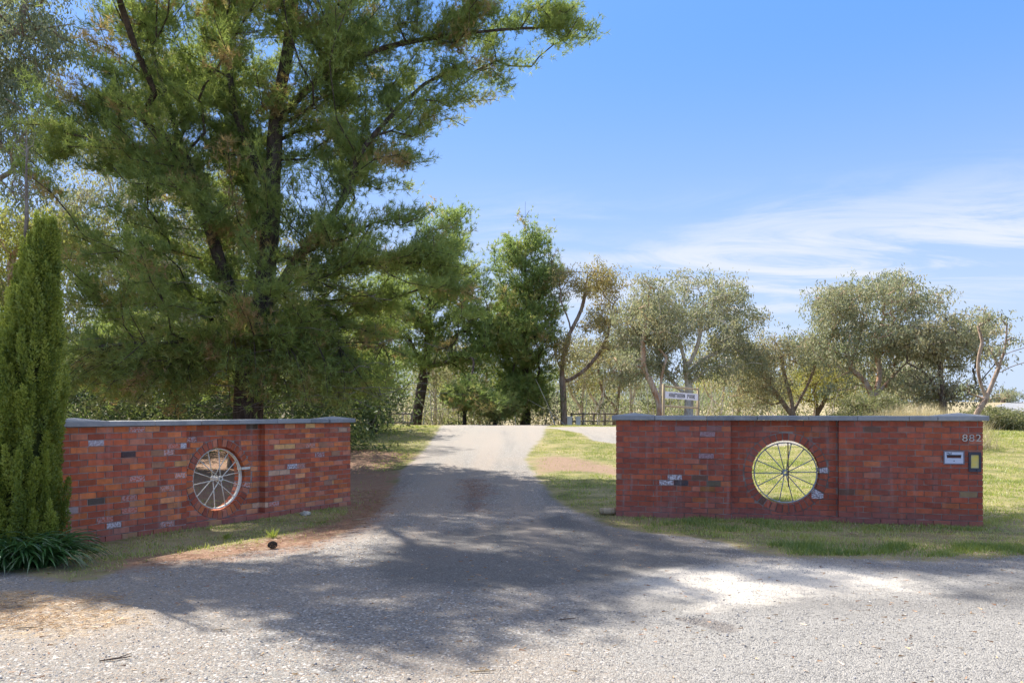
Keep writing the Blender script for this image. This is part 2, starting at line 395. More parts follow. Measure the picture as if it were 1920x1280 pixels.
base = k.mix(k.math('MULTIPLY', msk('m_dirt', 1.4, .3), k.rng(nf, .3, .5, .65, 1)), grs, k.mix(nf, (.22, .14, .095), (.40, .28, .20)))
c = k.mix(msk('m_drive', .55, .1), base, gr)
c = k.mix(k.math('MULTIPLY', msk('m_litter', 1.3, .35), k.rng(nf, .35, .6, .1, .75)), c, (.25, .13, .08))
c = k.mix(k.rng(k.attr('m_road'), -.1, .1), c, k.mix(nz, (.24, .245, .255), (.33, .33, .335)))
hb = k.math('ADD', k.math('MULTIPLY', v1.outputs['Distance'], -1.2), k.math('ADD', k.math('MULTIPLY', v2.outputs['Distance'], -1.2), k.math('MULTIPLY', nf, 1.5)))
gm = k.pbr(c, .95, k.bump(hb, .7, .012), .15)
V = np.stack([gx, gy, gz], 1)
cxq = gx[quads].mean(1); cyq = gy[quads].mean(1); onr = mk['m_road'][quads].mean(1) > 0; ond = (mk['m_drive'][quads].mean(1) > 0) & ~onr


def submesh(name, sel, label):
    q = quads[sel]; u, inv = np.unique(q, return_inverse=True)
    me = fast_mesh(name, V[u], inv.reshape(-1, 4), 4, {a: b[u] for a, b in mk.items()})
    o = link(name, me, gm, None, True); return tag(o, label, None, None, 'structure')


submesh('ground', ~ond & ~onr, 'grassy ground with bare dirt around the driveway')
submesh('driveway', ond, 'grey gravel and worn bitumen driveway running up between the two brick walls')
submesh('road', onr, 'pale sealed road rising away beyond the right-hand trees')

# ------------------------------------------------------------------ brick walls
R_OPEN, R_RING = .502, .622
PAL = {'l': [((.34, .085, .048), 34), ((.27, .07, .052), 26), ((.42, .13, .06), 20), ((.37, .14, .11), 9), ((.46, .20, .12), 4), ((.50, .28, .15), 1.2), ((.42, .28, .25), 1.2), ((.05, .05, .055), .5)],
       'r': [((.29, .068, .048), 40), ((.24, .058, .046), 34), ((.33, .082, .05), 14), ((.33, .11, .09), 5), ((.34, .10, .052), 2), ((.24, .17, .12), .4), ((.11, .06, .055), .8)]}


def pick(side):
    pal = PAL[side]; c = random.choices([a for a, _ in pal], [b for _, b in pal])[0]; j = random.uniform(.74, 1.26) if side == 'l' else random.uniform(.84, 1.16)
    a = 0.0
    if side == 'l' and random.random() < .03: a = random.uniform(.25, .7)
    return (*[min(1, x * j * g_) for x, g_ in zip(c, (1.72, 1.72, 1.25) if side == 'r' else (1.85, 1.75, 1.25))], a)


def make_wall(side, o0, o1, zb, label, s1, s2, sc_, zc, painted):
    o0 = Vector(o0); o1 = Vector(o1); L = (o1 - o0).length; d = (o1 - o0) / L
    w = empty('brick_wall', (o0.x, o0.y, zb), math.atan2(d.y, d.x), label, 'wall', 'brick entrance walls')
    T, RC, CH_, NR = .36, .12, .0862, 18
    b = MB()

    def brick(x0, x1, z0, z1, y0, clip, col):
        if x1 - x0 < .03: return
        b.col = col; yy = y0 + random.uniform(-.002, .003)
        jz = random.uniform(-.0015, .0015); z0 += jz; z1 += jz
        if not clip: b.box(x0, x1, yy, T + .004, z0, z1); return
        up = (z0 + z1) / 2 > zc; xs = np.linspace(x0, x1, 9); run = []
        def flush():
            if len(run) > 1: b.prism([(x, lo) for x, lo, hi in run] + [(x, hi) for x, lo, hi in reversed(run)], yy, T + .004)
            run.clear()
        for x in xs:
            h2 = (R_RING + .008) ** 2 - (x - sc_) ** 2; h = math.sqrt(h2) if h2 > 0 else -1
            lo, hi = z0, z1
            if h > 0:
                if up: lo = max(z0, min(z1, zc + h))
                else: hi = min(z1, max(z0, zc - h))
            if hi - lo > .010: run.append((x, lo, hi))
            else: flush()
        flush()
    for r in range(NR):
        z0 = r * CH_ - .0; z1 = z0 + .0742
        x = 0 if r % 2 else -.12
        while x < L:
            x0, x1 = max(x, 0), min(x + .2285, L); x += .2405
            col = pick(side)
            if r == 0: brick(x0, x1, z0, z1, -.012, False, col); continue
            if x0 < s1: brick(x0, min(x1, s1), z0, z1, 0, False, col)
            if x1 > s2: brick(max(x0, s2), x1, z0, z1, 0, False, col)
            if x1 > s1 + .005 and x0 < s2 - .005:
                a0, a1 = max(x0, s1 + .006), min(x1, s2 - .006)
                if a1 - a0 > .02:
                    near = not (z0 > zc + R_RING + .02 or z1 < zc - R_RING - .02 or a1 < sc_ - R_RING - .02 or a0 > sc_ + R_RING + .02)
                    brick(a0, a1, z0, z1, RC, near, col)
    for x0, r, ln, col in painted: # specially marked bricks, a skin in front of the wall face
        b.col = col; y0 = -.004 if (x0 < s1 or x0 > s2) else RC - .004
        b.box(x0, x0 + ln, y0, .05 + y0, r * CH_ + .001, r * CH_ + .0755)
    b.build('brickwork', M['brick'], w, color=True)
    # mortar core, with the round opening
    m = MB(); g = .007; zt = NR * CH_ - .004
    m.box(g, s1 - g, g, T - g, -.15, zt); m.box(s2 + g, L - g, g, T - g, -.15, zt)
    n = 72; x0, x1 = s1 - g, s2 + g
    def edge(a):
        c, s_ = math.cos(a), math.sin(a); ts = []
        if abs(c) > 1e-6: ts.append(((x1 if c > 0 else x0) - sc_) / c)
        if abs(s_) > 1e-6: ts.append(((zt if s_ > 0 else .03) - zc) / s_)
        q = min(v for v in ts if v > 0); return (sc_ + c * q, zc + s_ * q)
    angs = sorted([2 * math.pi * i / n for i in range(n)] + [math.atan2(zz_ - zc, xx_ - sc_) % (2 * math.pi) for xx_ in (x0, x1) for zz_ in (.03, zt)])
    ya, yb = RC + g, T - g; ro = R_OPEN + .006
    for i, a in enumerate(angs):
        a2 = angs[(i + 1) % len(angs)]; e, e2 = edge(a), edge(a2)
        c1 = (sc_ + ro * math.cos(a), zc + ro * math.sin(a)); c2 = (sc_ + ro * math.cos(a2), zc + ro * math.sin(a2))
        m.add([(c1[0], ya, c1[1]), (e[0], ya, e[1]), (e2[0], ya, e2[1]), (c2[0], ya, c2[1]), (c1[0], yb, c1[1]), (e[0], yb, e[1]), (e2[0], yb, e2[1]), (c2[0], yb, c2[1])],
              [(0, 1, 2, 3), (7, 6, 5, 4), (0, 3, 7, 4)])
    m.box(s1, s2, g - .01, T - g, -.15, .07)
    m.build('mortar', M['mortar'] if side == 'l' else M['mortar_grimy'], w)
    rg = MB(); nb = 38
    for i in range(nb):
        rg.col = pick(side); a0 = 2 * math.pi * (i + .09) / nb; a1 = 2 * math.pi * (i + .91) / nb; am = (a0 + a1) / 2
        jr = random.uniform(-.004, .006); yy = RC - .004 + random.uniform(-.003, .002)
        poly = [(sc_ + r * math.cos(a), zc + r * math.sin(a)) for r, a in ((R_OPEN, a0), (R_OPEN, am), (R_OPEN, a1), (R_RING + jr - .004, a1), (R_RING + jr - .004, a0))]
        if side == 'r' and i in (0, 34): rg.col = (.4, .3, .3, 1)
        rg.prism(poly[::-1], yy, T + .002)
    rg.build('brick_ring', M['brick'], w, color=True)
    # bluestone coping
    zt = NR * CH_ + .001; cuts = [.0, .62]
    while cuts[-1] < L - 1.2: cuts.append(cuts[-1] + random.uniform(.68, .82))
    cuts = cuts[:-1] + [L - .62, L] if L - .62 - cuts[-1] < .25 else cuts + [L - .62, L]
    for i in range(len(cuts) - 1):
        q = MB(); a = cuts[i] + .004; e = cuts[i + 1] - .004; ov = .06; jy = random.uniform(-.004, .004); jz = random.uniform(-.001, .002); h = .066
        end = i in (0, len(cuts) - 2)
        if i == 0: a -= .065
        if i == len(cuts) - 2: e += .065
        if end: h += .004; ov += .012
        y0, y1 = -ov + jy, T + ov; za, zb_ = zt + jz, zt + jz + h; rise = .045 if end else .006; bv = .006
        xm = (a + e) / 2; ym = (y0 + y1) / 2
        vs = [(a, y0, za), (e, y0, za), (e, y1, za), (a, y1, za), (a, y0, zb_ - bv), (e, y0, zb_ - bv), (e, y1, zb_ - bv), (a, y1, zb_ - bv),
              (a + bv, y0 + bv, zb_), (e - bv, y0 + bv, zb_), (e - bv, y1 - bv, zb_), (a + bv, y1 - bv, zb_)]
        fs = [(3, 2, 1, 0), (0, 1, 5, 4), (1, 2, 6, 5), (2, 3, 7, 6), (3, 0, 4, 7), (4, 5, 9, 8), (5, 6, 10, 9), (6, 7, 11, 10), (7, 4, 8, 11)]
        vs.append((xm, ym, zb_ + rise)); fs += [(8, 9, 12), (9, 10, 12), (10, 11, 12), (11, 8, 12)]
        q.add(vs, fs); o = q.build('coping_cap' if end else 'coping_slab', M['bluestone'], w)
    return w, L, d


def s_at(o0, o1, px):                            # distance along the wall's front face where it crosses a sight line
    o0 = Vector(o0); o1 = Vector(o1); d = (o1 - o0).normalized(); kx = (px - CX) / F
    return (kx * o0.y - o0.x) / (d.x - kx * d.y)


LA, LB = (-5.77, 10.24), (-3.03, 15.0)
RA, RB = (1.68, 12.92), (6.90, 11.72)


def wheel_place(o0, o1, px, py, zb):
    o0v = Vector(o0); o1v = Vector(o1); d = (o1v - o0v).normalized(); nrm = Vector((-d.y, d.x)); q0 = o0v + nrm * .12
    kx = (px - CX) / F; s_ = (kx * q0.y - q0.x) / (d.x - kx * d.y); Y = q0.y + d.y * s_
    return s_, CH - (py - HY) / F * Y - zb


PNT = (.35, .28, .28, 1)
sl_, zl = wheel_place(LA, LB, 412, 897, -.065); sr_, zr_ = wheel_place(RA, RB, 1473, 886, 0)
lw, LL, ld = make_wall('l', LA, LB, -.065, 'weathered red brick wall left of the driveway, next to the tall cypress, holding a cream wheel',
                       s_at(LA, LB, 350), s_at(LA, LB, 497), sl_, zl,
                       [(.0, 5, .22, (.50, .40, .38, 0)), (.36, 15, .22, (.5, .42, .45, .8)), (.83, 13, .22, (.045, .045, .05, 0)), (1.29, 13, .21, (.48, .25, .14, 0)), (1.3, 11, .21, (.46, .24, .14, 0)),
                        (1.18, 8, .21, (.52, .25, .13, 0)), (.62, 2, .21, (.4, .3, .28, .9)), (3.9, 9, .22, PNT), (4.65, 13, .22, (.5, .24, .13, 0)), (4.9, 6, .22, (.5, .26, .17, 0)), (4.78, 5, .22, (.5, .27, .17, 0)), (4.98, 11, .22, (.5, .27, .15, 0)),
                        (1.9 - .12, 14, .10, (.5, .48, .55, .9))])
rw, RL, rd = make_wall('r', RA, RB, 0, 'dark red brick wall right of the driveway, carrying the number, the mail slot and a grey wheel',
                       s_at(RA, RB, 1370), s_at(RA, RB, 1573), sr_, zr_,
                       [(.82, 7, .22, PNT), (.69, 6, .22, PNT), (.92, 6, .22, (.06, .07, .08, 0)), (1.32, 5, .23, (.36, .15, .05, 0)), (1.42, 6, .22, (.16, .14, .09, 0)),
                        (.93, 16, .23, (.35, .18, .17, 0)), (1.42, 16, .23, (.35, .17, .15, 0)), (1.32, 15, .23, (.38, .20, .20, .2)), (1.30, 11, .23, (.36, .19, .2, .25)), (.0, 7, .09, (.45, .25, .17, 0)),
                        (3.0, 4, .17, PNT)])


def wl(root, x, y, z): return root.matrix_world @ Vector((x, y, z))


def local_empty(name, wall, wd, o0, zb, x, y, z, label, cat, group=None):
    o0 = Vector(o0); p = o0 + wd * x + Vector((-wd.y, wd.x)) * y
    return empty(name, (p.x, p.y, zb + z), math.atan2(wd.y, wd.x), label, cat, group)


# ------------------------------------------------------------------ wheels
def make_wheel(root, mat, rr, depth, phase, hub_len, hub_r):
    q = MB(); q.lathe_y([(rr, -depth / 2), (rr, depth / 2), (rr - .015, depth / 2), (rr - .015, -depth / 2)][::-1], 72); q.build('rim', mat, root, True)
    q = MB(); q.lathe_y([(hub_r * .55, -hub_len / 2), (hub_r, -hub_len / 2), (hub_r, -hub_len / 2 + .03), (hub_r * .8, -hub_len / 2 + .04), (hub_r * .8, hub_len / 2 - .04), (hub_r, hub_len / 2 - .03), (hub_r, hub_len / 2), (hub_r * .55, hub_len / 2)][::-1], 28)
    q.build('hub', mat, root)
    for i in range(14):
        a = phase + 2 * math.pi * i / 14; c, s_ = math.cos(a), math.sin(a); yy = (hub_len / 2 - .02) * (-1 if i % 2 else 1)
        q = MB(); q.tube([(c * hub_r * .75, yy, s_ * hub_r * .75), (c * (rr - .008), 0, s_ * (rr - .008))], .0075, 8)
        q.lathe_y([(.0, -.012), (.014, -.012), (.014, .012), (.0, .012)], 8, (c * (rr - .016), 0, s_ * (rr - .016)))
        q.build('spoke', mat, root, True)


wa = local_empty('wagon_wheel', lw, ld, LA, -.065, sl_, .12 + .07, zl, 'cream painted iron wheel set in the round hole of the left brick wall', 'wheel', 'iron wheels in the walls')
make_wheel(wa, M['white_paint'], .474, .062, .15, .20, .042)
q = MB(); q.box(.42, .59, -.085, -.078, .115, .155); q.box(.42, .425, -.085, .02, .115, .155); q.box(.55, .59, -.092, -.085, .122, .148); q.build('bracket', M['white_paint'], wa)
wb = local_empty('wagon_wheel', rw, rd, RA, 0, sr_, .12 + .05, zr_, 'grey steel wheel with a rusty rod set in the hole of the right brick wall', 'wheel', 'iron wheels in the walls')
make_wheel(wb, M['steel'], .474, .045, .03, .16, .046)
q = MB(); q.tube([(.030, -.09, .478), (.036, -.095, -.20)], .0085, 8); q.tube([(.036, -.095, -.20), (.036, -.05, -.215)], .008, 6); q.build('rod', M['rust'], wb, True)
for sx_ in (-1, 1):
    for dz in (-.016, .03):
        q = MB(); q.tube([(sx_ * .466, 0, dz), (sx_ * .506, 0, dz + .004)], .0045, 6); q.build('mounting_pin', M['rust'], wb)


# ------------------------------------------------------------------ number, mail slot, panel
def text_mesh(txt, size, ext):
    cu_ = bpy.data.curves.new('t', 'FONT'); cu_.body = txt; cu_.size = size; cu_.extrude = ext; cu_.resolution_u = 4
    o = bpy.data.objects.new('t', cu_); COL.objects.link(o)
    me = bpy.data.meshes.new_from_object(o.evaluated_get(bpy.context.evaluated_depsgraph_get())); bpy.data.objects.remove(o)
    n = len(me.vertices); c = np.empty(n * 3, np.float32); me.vertices.foreach_get('co', c); c = c.reshape(-1, 3)
    v = np.stack([c[:, 0], -c[:, 2], c[:, 1]], 1); me.vertices.foreach_set('co', v.ravel()); me.update()
    return me


def px_on_right(px, py):
    s_ = s_at(RA, RB, px); Y = RA[1] + rd.y * s_; return s_, CH - (py - HY) / F * Y


s0, z0 = px_on_right(1803, 827)
hn = local_empty('house_number', rw, rd, RA, 0, s0, -.006, z0, 'metal numerals 882 near the top right corner of the right brick wall', 'house number')
for i, (ch, dx) in enumerate((('8', 0), ('8', .090), ('2', .180))):
    me = text_mesh(ch, .15, .004); o = link('digit', me, M['numeral_dull' if i == 1 else 'numeral'], hn); o.location = (dx, -.004 - .001 * i, 0)
    o.scale = (1.1, 1, 1)
s0, z0 = px_on_right(1771, 868); s1_, z1_ = px_on_right(1806, 847)
ms = local_empty('mail_slot', rw, rd, RA, 0, s0, 0, z0, 'white metal mail slot plate in a grey frame, under the house number', 'mail slot')
ww, hh = s1_ - s0, z1_ - z0
q = MB()
for bx in ((-.015, ww + .015, -.012, -.0, -.015, 0), (-.015, ww + .015, -.012, 0, hh, hh + .015), (-.015, 0, -.012, 0, 0, hh), (ww, ww + .015, -.012, 0, 0, hh)): q.box(*bx)
q.build('frame', M['frame_grey'], ms)
sl0, sl1 = hh * .46, hh * .72
q = MB(); q.box(0, ww, -.008, .002, 0, sl0); q.box(0, ww, -.008, .002, sl1, hh); q.box(0, .03, -.008, .002, sl0, sl1); q.box(ww - .03, ww, -.008, .002, sl0, sl1); q.build('plate', M['plate'], ms)
q = MB(); q.box(.03, ww - .03, -.0035, .004, sl0, sl1); q.build('slot', M['slot'], ms)
q = MB(); q.box(.028, ww - .028, -.016, -.0085, sl1 - .012, sl1 + .004); q.build('slot_hood', M['black'], ms)
q = MB(); q.lathe_y([(0, -.011), (.007, -.011), (.007, -.007), (0, -.007)], 10, (ww * .5, 0, hh * .22)); q.build('lock', M['black'], ms)
o = link('lettering', text_mesh('Mail', .042, .001), M['black'], ms); o.location = (.025, -.0095, hh * .79)
s0, z0 = px_on_right(1816, 884); s1_, z1_ = px_on_right(1839, 847)
pn = local_empty('gate_panel', rw, rd, RA, 0, s0, 0, z0, 'dark framed box with a yellow pane at the right end of the right brick wall', 'panel')
ww, hh = s1_ - s0, z1_ - z0; m_ = ww * .17; mb = hh * .19; mt = hh * .15
q = MB(); q.box(0, ww, -.02, .0, 0, mb); q.box(0, ww, -.02, .0, hh - mt, hh); q.box(0, m_, -.02, 0, mb, hh - mt); q.box(ww - m_, ww, -.02, 0, mb, hh - mt); q.build('frame', M['dark_frame'], pn)
q = MB(); q.box(m_, ww - m_, -.008, .0, mb, hh - mt); q.build('pane', M['yellow_pane'], pn)
q = MB(); q.lathe_y([(0, -.024), (.008, -.024), (.008, -.018), (0, -.018)], 10, (ww * .62, 0, mb * .45)); q.build('screw', M['black'], pn)

# ------------------------------------------------------------------ park sign
a_ = P(1244, 720, 28.5); b_ = P(1309, 727, 30.3); dd = Vector((b_.x - a_.x, b_.y - a_.y)); SL = dd.length
zg = float(H(a_.x, a_.y)) - .1
sg = empty('park_sign', (a_.x, a_.y, zg), math.atan2(dd.y, dd.x), 'white board lettered HAWTHORN PARK between two timber posts behind the right wall', 'sign')
zt_ = a_.z - zg; sagz = (b_.z - a_.z) / SL
for x, zt2 in ((0, zt_), (SL, b_.z - zg)):
    q = MB(); q.tube([(x, 0, 0), (x, 0, zt2)], .05, 10); q.build('post', M['sign_wood'], sg, True)
for py_, r in ((724, .035), (761, .035)):
    z = P(1244, py_, 28.5).z - zg; q = MB(); q.tube([(.05, -.01, z), (SL - .05, -.01, z + sagz * SL * .75 + .0)], r, 8); q.build('rail', M['sign_wood'], sg, True)
zb0 = P(1246, 746, 28.5).z - zg; zb1 = P(1246, 733, 28.5).z - zg
q = MB(); sh = sagz * SL
poly = [(.07, zb0), (SL - .07, zb0 + sh * .8), (SL - .07, zb1 + sh * .8), (.07, zb1)]
q.prism(poly, -.035, -.01); bd = q.build('board', M['board'], sg)
GL = {'H': [(.06, 0, .28, 1), (.60, 0, .82, 1), (.26, .43, .62, .57)], 'A': [(.08, 0, .28, .88), (.58, 0, .80, .88), (.20, .86, .68, 1), (.26, .32, .60, .45)],
      'W': [(.04, .1, .22, 1), (.36, .1, .52, .75), (.66, .1, .84, 1), (.14, 0, .38, .14), (.50, 0, .74, .14)], 'T': [(.33, 0, .55, 1), (.04, .86, .84, 1), (.04, .68, .14, .9), (.74, .68, .84, .9)],
      'O': [(.06, .12, .28, .88), (.60, .12, .82, .88), (.18, 0, .70, .13), (.18, .87, .70, 1)], 'R': [(.10, 0, .32, 1), (.28, .87, .68, 1), (.58, .54, .78, .92), (.28, .44, .66, .56), (.58, 0, .80, .46)],
      'N': [(.06, 0, .26, 1), (.62, 0, .82, 1), (.24, .58, .44, .9), (.42, .2, .64, .6)], 'P': [(.10, 0, .32, 1), (.28, .87, .68, 1), (.58, .52, .78, .92), (.28, .40, .68, .53)],
      'K': [(.06, 0, .28, 1), (.26, .42, .50, .60), (.48, .58, .80, 1), (.48, 0, .80, .44)], ' ': []}
q = MB(); txt = 'HAWTHORN PARK'; x = .30; cw = (SL - .60) / 13; hgt = (zb1 - zb0) * .60
for chh in txt:
    zz0 = zb0 + (zb1 - zb0) * .20 + sh * .8 * (x / SL)
    for i, (x0, y0, x1, y1) in enumerate(GL[chh]): q.box(x + x0 * cw, x + x1 * cw, -.0385 - .0006 * i, -.0352, zz0 + y0 * hgt, zz0 + y1 * hgt)
    x += cw
q.build('lettering', M['black'], bd)


# ------------------------------------------------------------------ trees
def densify(pts, step=.3, jit=.03):
    out = [pts[0]]
    for a, b in zip(pts[:-1], pts[1:]):
        n = max(1, int((b - a).length / step))
        for i in range(1, n + 1):
            j = Vector((random.gauss(0, jit), random.gauss(0, jit), 0)) if i < n else Vector((0, 0, 0))
            out.append(a.lerp(b, i / n) + j)
    return out


def smooth_path(pts, n=4):                       # Catmull-Rom through the given points
    if len(pts) < 3: return pts
    out = []
    q = [pts[0] * 2 - pts[1]] + pts + [pts[-1] * 2 - pts[-2]]
    for i in range(1, len(q) - 2):
        for j in range(n):
            t_ = j / n; a, b, c, d = q[i - 1], q[i], q[i + 1], q[i + 2]
            out.append(.5 * ((2 * b) + (c - a) * t_ + (2 * a - 5 * b + 4 * c - d) * t_ ** 2 + (3 * b - a - 3 * c + d) * t_ ** 3))
    out.append(pts[-1]); return out


def blob_points(blobs, n, shell=.55, gap=-.55, Yref=None):
    vol = np.array([b[2] * b[3] * b[4] * (b[5] if len(b) > 5 else 1) for b in [(bl[0], bl[1], bl[3], bl[4], bl[5], *(bl[6:7])) for bl in blobs]])
    cnt = np.maximum(1, (n * vol / vol.sum())).astype(int); out = []
    for bl, c in zip(blobs, cnt):
        px, py, Y, rx, rz, ry = bl[:6]; ctr = P(px, py, Y); s_ = Y / F
        v = RNG.normal(size=(c, 3)); v /= np.linalg.norm(v, axis=1)[:, None]; r = (shell + (1 - shell) * RNG.random(c)) ; r = np.where(RNG.random(c) < .3, RNG.random(c) ** .5, r)
        v *= r[:, None]; out.append(np.stack([ctr.x + v[:, 0] * rx * s_, ctr.y + v[:, 1] * ry, ctr.z + v[:, 2] * rz * s_], 1))
    p = np.concatenate(out); ph = RNG.random(6) * 6.28
    sc3 = 1.15 if Yref is None else Yref
    f = np.sin(p[:, 0] * sc3 * 1.9 + ph[0] + 1.3 * np.sin(p[:, 1] * sc3 + ph[1])) + np.sin(p[:, 2] * sc3 * 2.3 + ph[2] + 1.2 * np.sin(p[:, 0] * sc3 * 1.1 + ph[3])) + np.sin(p[:, 1] * sc3 * 1.7 + ph[4] + np.sin(p[:, 2] * sc3 * 1.3 + ph[5]))
    return p[f > gap]


def grow(trunks, tips, rb, step=.45, lift=.25, wig=.10, bias=.22, rtip=.008, pw=.5):
    pos, par, plen = [], [], []
    def addn(p, q):
        pos.append(p); par.append(q); plen.append(0 if q < 0 else plen[q] + (p - pos[q]).length); return len(pos) - 1
    for j, tr in enumerate(trunks):
        pts = densify(smooth_path(tr), .35)
        if j == 0:
            last = -1
            for p in pts: last = addn(p, last)
        else:
            A = np.array(pos); last = int(np.argmin(((A - np.array(pts[0])) ** 2).sum(1)))
            for p in pts[1:]: last = addn(p, last)
    ntr = len(pos); first = pos[0]
    tips = sorted([Vector(t_) for t_ in tips], key=lambda v: min((v - pos[i]).length for i in range(0, ntr, 3)))
    A = np.zeros((len(pos) + len(tips) * 40, 3)); A[:len(pos)] = np.array(pos); PLn = np.zeros(len(A)); PLn[:len(pos)] = plen; n = len(pos)
    zmin = trunks[0][0].z + (trunks[0][-1].z - trunks[0][0].z) * .18
    tipn = []
    for tp in tips:
        dv = np.array(tp) - A[:n]; dist = np.sqrt((dv ** 2).sum(1)); cost = dist * (1 + .0) + bias * PLn[:n]
        cost = cost + np.where(A[:n, 2] < zmin, 3.0, 0) + np.maximum(0, A[:n, 2] - tp.z) * .7
        q = int(np.argmin(cost)); a = pos[q]; ln = (tp - a).length
        if ln < .05: tipn.append(q); continue
        pd = (a - pos[par[q]]).normalized() if par[q] >= 0 else Vector((0, 0, 1))
        cp = a + pd * ln * .28 + (tp - a) * .25 + Vector((0, 0, ln * lift)); ns = max(1, min(38, int(ln / step)))
        w1 = Vector([random.gauss(0, wig * ln) for _ in range(3)])
        last = q
        for i in range(1, ns + 1):
            t_ = i / ns; p = a * (1 - t_) ** 2 + cp * 2 * t_ * (1 - t_) + tp * t_ ** 2 + w1 * math.sin(t_ * 6.28) * .35 + Vector([random.gauss(0, wig * .25 * step) for _ in range(3)]) * (1 if i < ns else 0)
            last = addn(p, last); A[n] = p; PLn[n] = plen[last]; n += 1
        tipn.append(last)
    cnt = np.zeros(len(pos)); kids = [[] for _ in pos]
    for i, q in enumerate(par):
        if q >= 0: kids[q].append(i)
    for i in tipn: cnt[i] += 1
    for i in range(len(pos) - 1, -1, -1):
        cnt[i] = max(cnt[i], .6)
        if par[i] >= 0: cnt[par[i]] += cnt[i]
    rad = np.maximum(rtip, rb * (cnt / cnt[0]) ** pw)
    mb = MB(); seen = set(); stack = [(0, None)]
    while stack:
        s_, pr = stack.pop(); ch = [pr, s_] if pr is not None else [s_]
        cur = s_
        while kids[cur]:
            ks = sorted(kids[cur], key=lambda i: -cnt[i])
            for o in ks[1:]: stack.append((o, cur))
            cur = ks[0]; ch.append(cur)
        rr = [rad[i] for i in ch]
        if pr is not None: rr[0] = min(rad[pr] * .8, rr[1] * 1.25)
        if len(ch) < 2: continue
        if pr is None: rr[0] = rr[0] * 1.35; rr[1] = rr[1] * 1.12
        rmax = max(rr[1:]); mb.tube([pos[i] for i in ch], rr, 12 if rmax > .12 else (7 if rmax > .04 else 4), False)
    dirs = []
    for i in tipn:
        q = par[i] if par[i] >= 0 else i; q2 = par[q] if par[q] >= 0 else q
        d = (pos[i] - pos[q2]); dirs.append(d.normalized() if d.length > 0 else Vector((0, 0, 1)))
    return mb, np.array([pos[i] for i in tipn]), np.array(dirs)


def unit(v): return v / np.maximum(np.linalg.norm(v, axis=-1, keepdims=True), 1e-6)


def quads_leaf(p, d, L, Wd, tone):
    n = len(p); w = unit(np.cross(d, RNG.normal(size=(n, 3)))); L = np.asarray(L)[:, None] if np.ndim(L) else L
    m = p + d * L * .45
    V = np.stack([p, m + w * Wd, p + d * L, m - w * Wd], 1).reshape(-1, 3)
    return V, np.arange(n * 4).reshape(-1, 4), np.repeat(tone, 4)


def tri_blades(p, d, L, Wd, tone):
    n = len(p); w = unit(np.cross(d, RNG.normal(size=(n, 3)))) * (Wd if np.ndim(Wd) == 0 else Wd[:, None]); L = L[:, None] if np.ndim(L) else L
    V = np.stack([p - w, p + w, p + d * L], 1).reshape(-1, 3)
    return V, np.arange(n * 3).reshape(-1, 3), np.repeat(tone, 3)


def gum_foliage(tips, dirs, per, spread, L, Wd, tone0=.35, tvar=.22, droop=1.2, flat=.6):
    n = len(tips); ct = np.clip(tone0 + RNG.normal(size=n) * tvar * .7, 0, 1)
    sub = 5; sc_ = np.repeat(tips, sub, 0) + RNG.normal(size=(n * sub, 3)) * spread * np.array([1, 1, flat])
    st = np.repeat(ct, sub)
    m = max(1, per // sub); p = np.repeat(sc_, m, 0) + RNG.normal(size=(n * sub * m, 3)) * spread * .42 * np.array([1, 1, .8])
    d = unit(RNG.normal(size=p.shape) * .75 + np.array([0, 0, -droop])); tn = np.clip(np.repeat(st, m) + RNG.normal(size=len(p)) * .16, 0, 1)
    return quads_leaf(p, d, L * (.6 + .8 * RNG.random(len(p))), Wd, tn)


def pine_foliage(tips, dirs, per, reach, nb, L, Wd, tone0=.3, dead=.06, wide=.45):
    n = len(tips); ct = np.clip(tone0 + RNG.normal(size=n) * .16, 0, .8); ct = np.where(RNG.random(n) < dead, .95, ct)
    t_ = RNG.random((n, per)); side = unit(np.cross(dirs, np.array([0, 0, 1.0])))
    p = tips[:, None] - dirs[:, None] * (t_ * reach)[..., None] + side[:, None] * (RNG.normal(size=(n, per)) * wide * reach * (.3 + t_ * .7))[..., None] + RNG.normal(size=(n, per, 3)) * reach * np.array([.12, .12, .10])
    ax = unit(dirs[:, None] * .7 + np.array([0, 0, .55]) + RNG.normal(size=(n, per, 3)) * .5)
    p = p.reshape(-1, 3); ax = ax.reshape(-1, 3); tt = np.repeat(ct, per) + RNG.normal(size=n * per) * .08
    pp = np.repeat(p, nb, 0); aa = np.repeat(ax, nb, 0); m = len(pp)
    pp = pp + aa * (RNG.random((m, 1)) * .12); d = unit(aa * .75 + RNG.normal(size=(m, 3)) * .48)
    return tri_blades(pp, d, L * (.65 + .6 * RNG.random(m)), Wd, np.clip(np.repeat(tt, nb) + RNG.normal(size=m) * .06, 0, 1))


def tree(name, label, cat, group, trunks, blobs, ntips, rb, kind, bark, leaf, shell=.55, gk=None, extra_tips=None, gap=-.55, Yref=None):
    base = trunks[0][0]; bx, by = base.x, base.y; z = float(H(bx, by)) - .12
    trunks = [list(tr) for tr in trunks]; trunks[0][0] = Vector((bx, by, z))
    root = empty(name, (bx, by, z + .12), 0, label, cat, group)
    tips = blob_points(blobs, ntips, shell, gap, Yref)
    if extra_tips is not None: tips = np.concatenate([tips, extra_tips])
    gg = H(tips[:, 0], tips[:, 1]) + .35; tips[:, 2] = np.maximum(tips[:, 2], gg)
    mb, tp, dr = grow(trunks, tips, rb, **(gk or {}))
    off = Vector((bx, by, z + .12)); mb.v = [(v[0] - off.x, v[1] - off.y, v[2] - off.z) for v in mb.v]
    mb.build('trunk', M[bark], root, True)
    V, Fc, tn = kind(tp, dr); V = V - np.array(off)
    link('crown', fast_mesh('crown', V, Fc, Fc.shape[1], {'tone': tn}), M[leaf], root)
    return root


def T(*a): return [P(*p) for p in a]


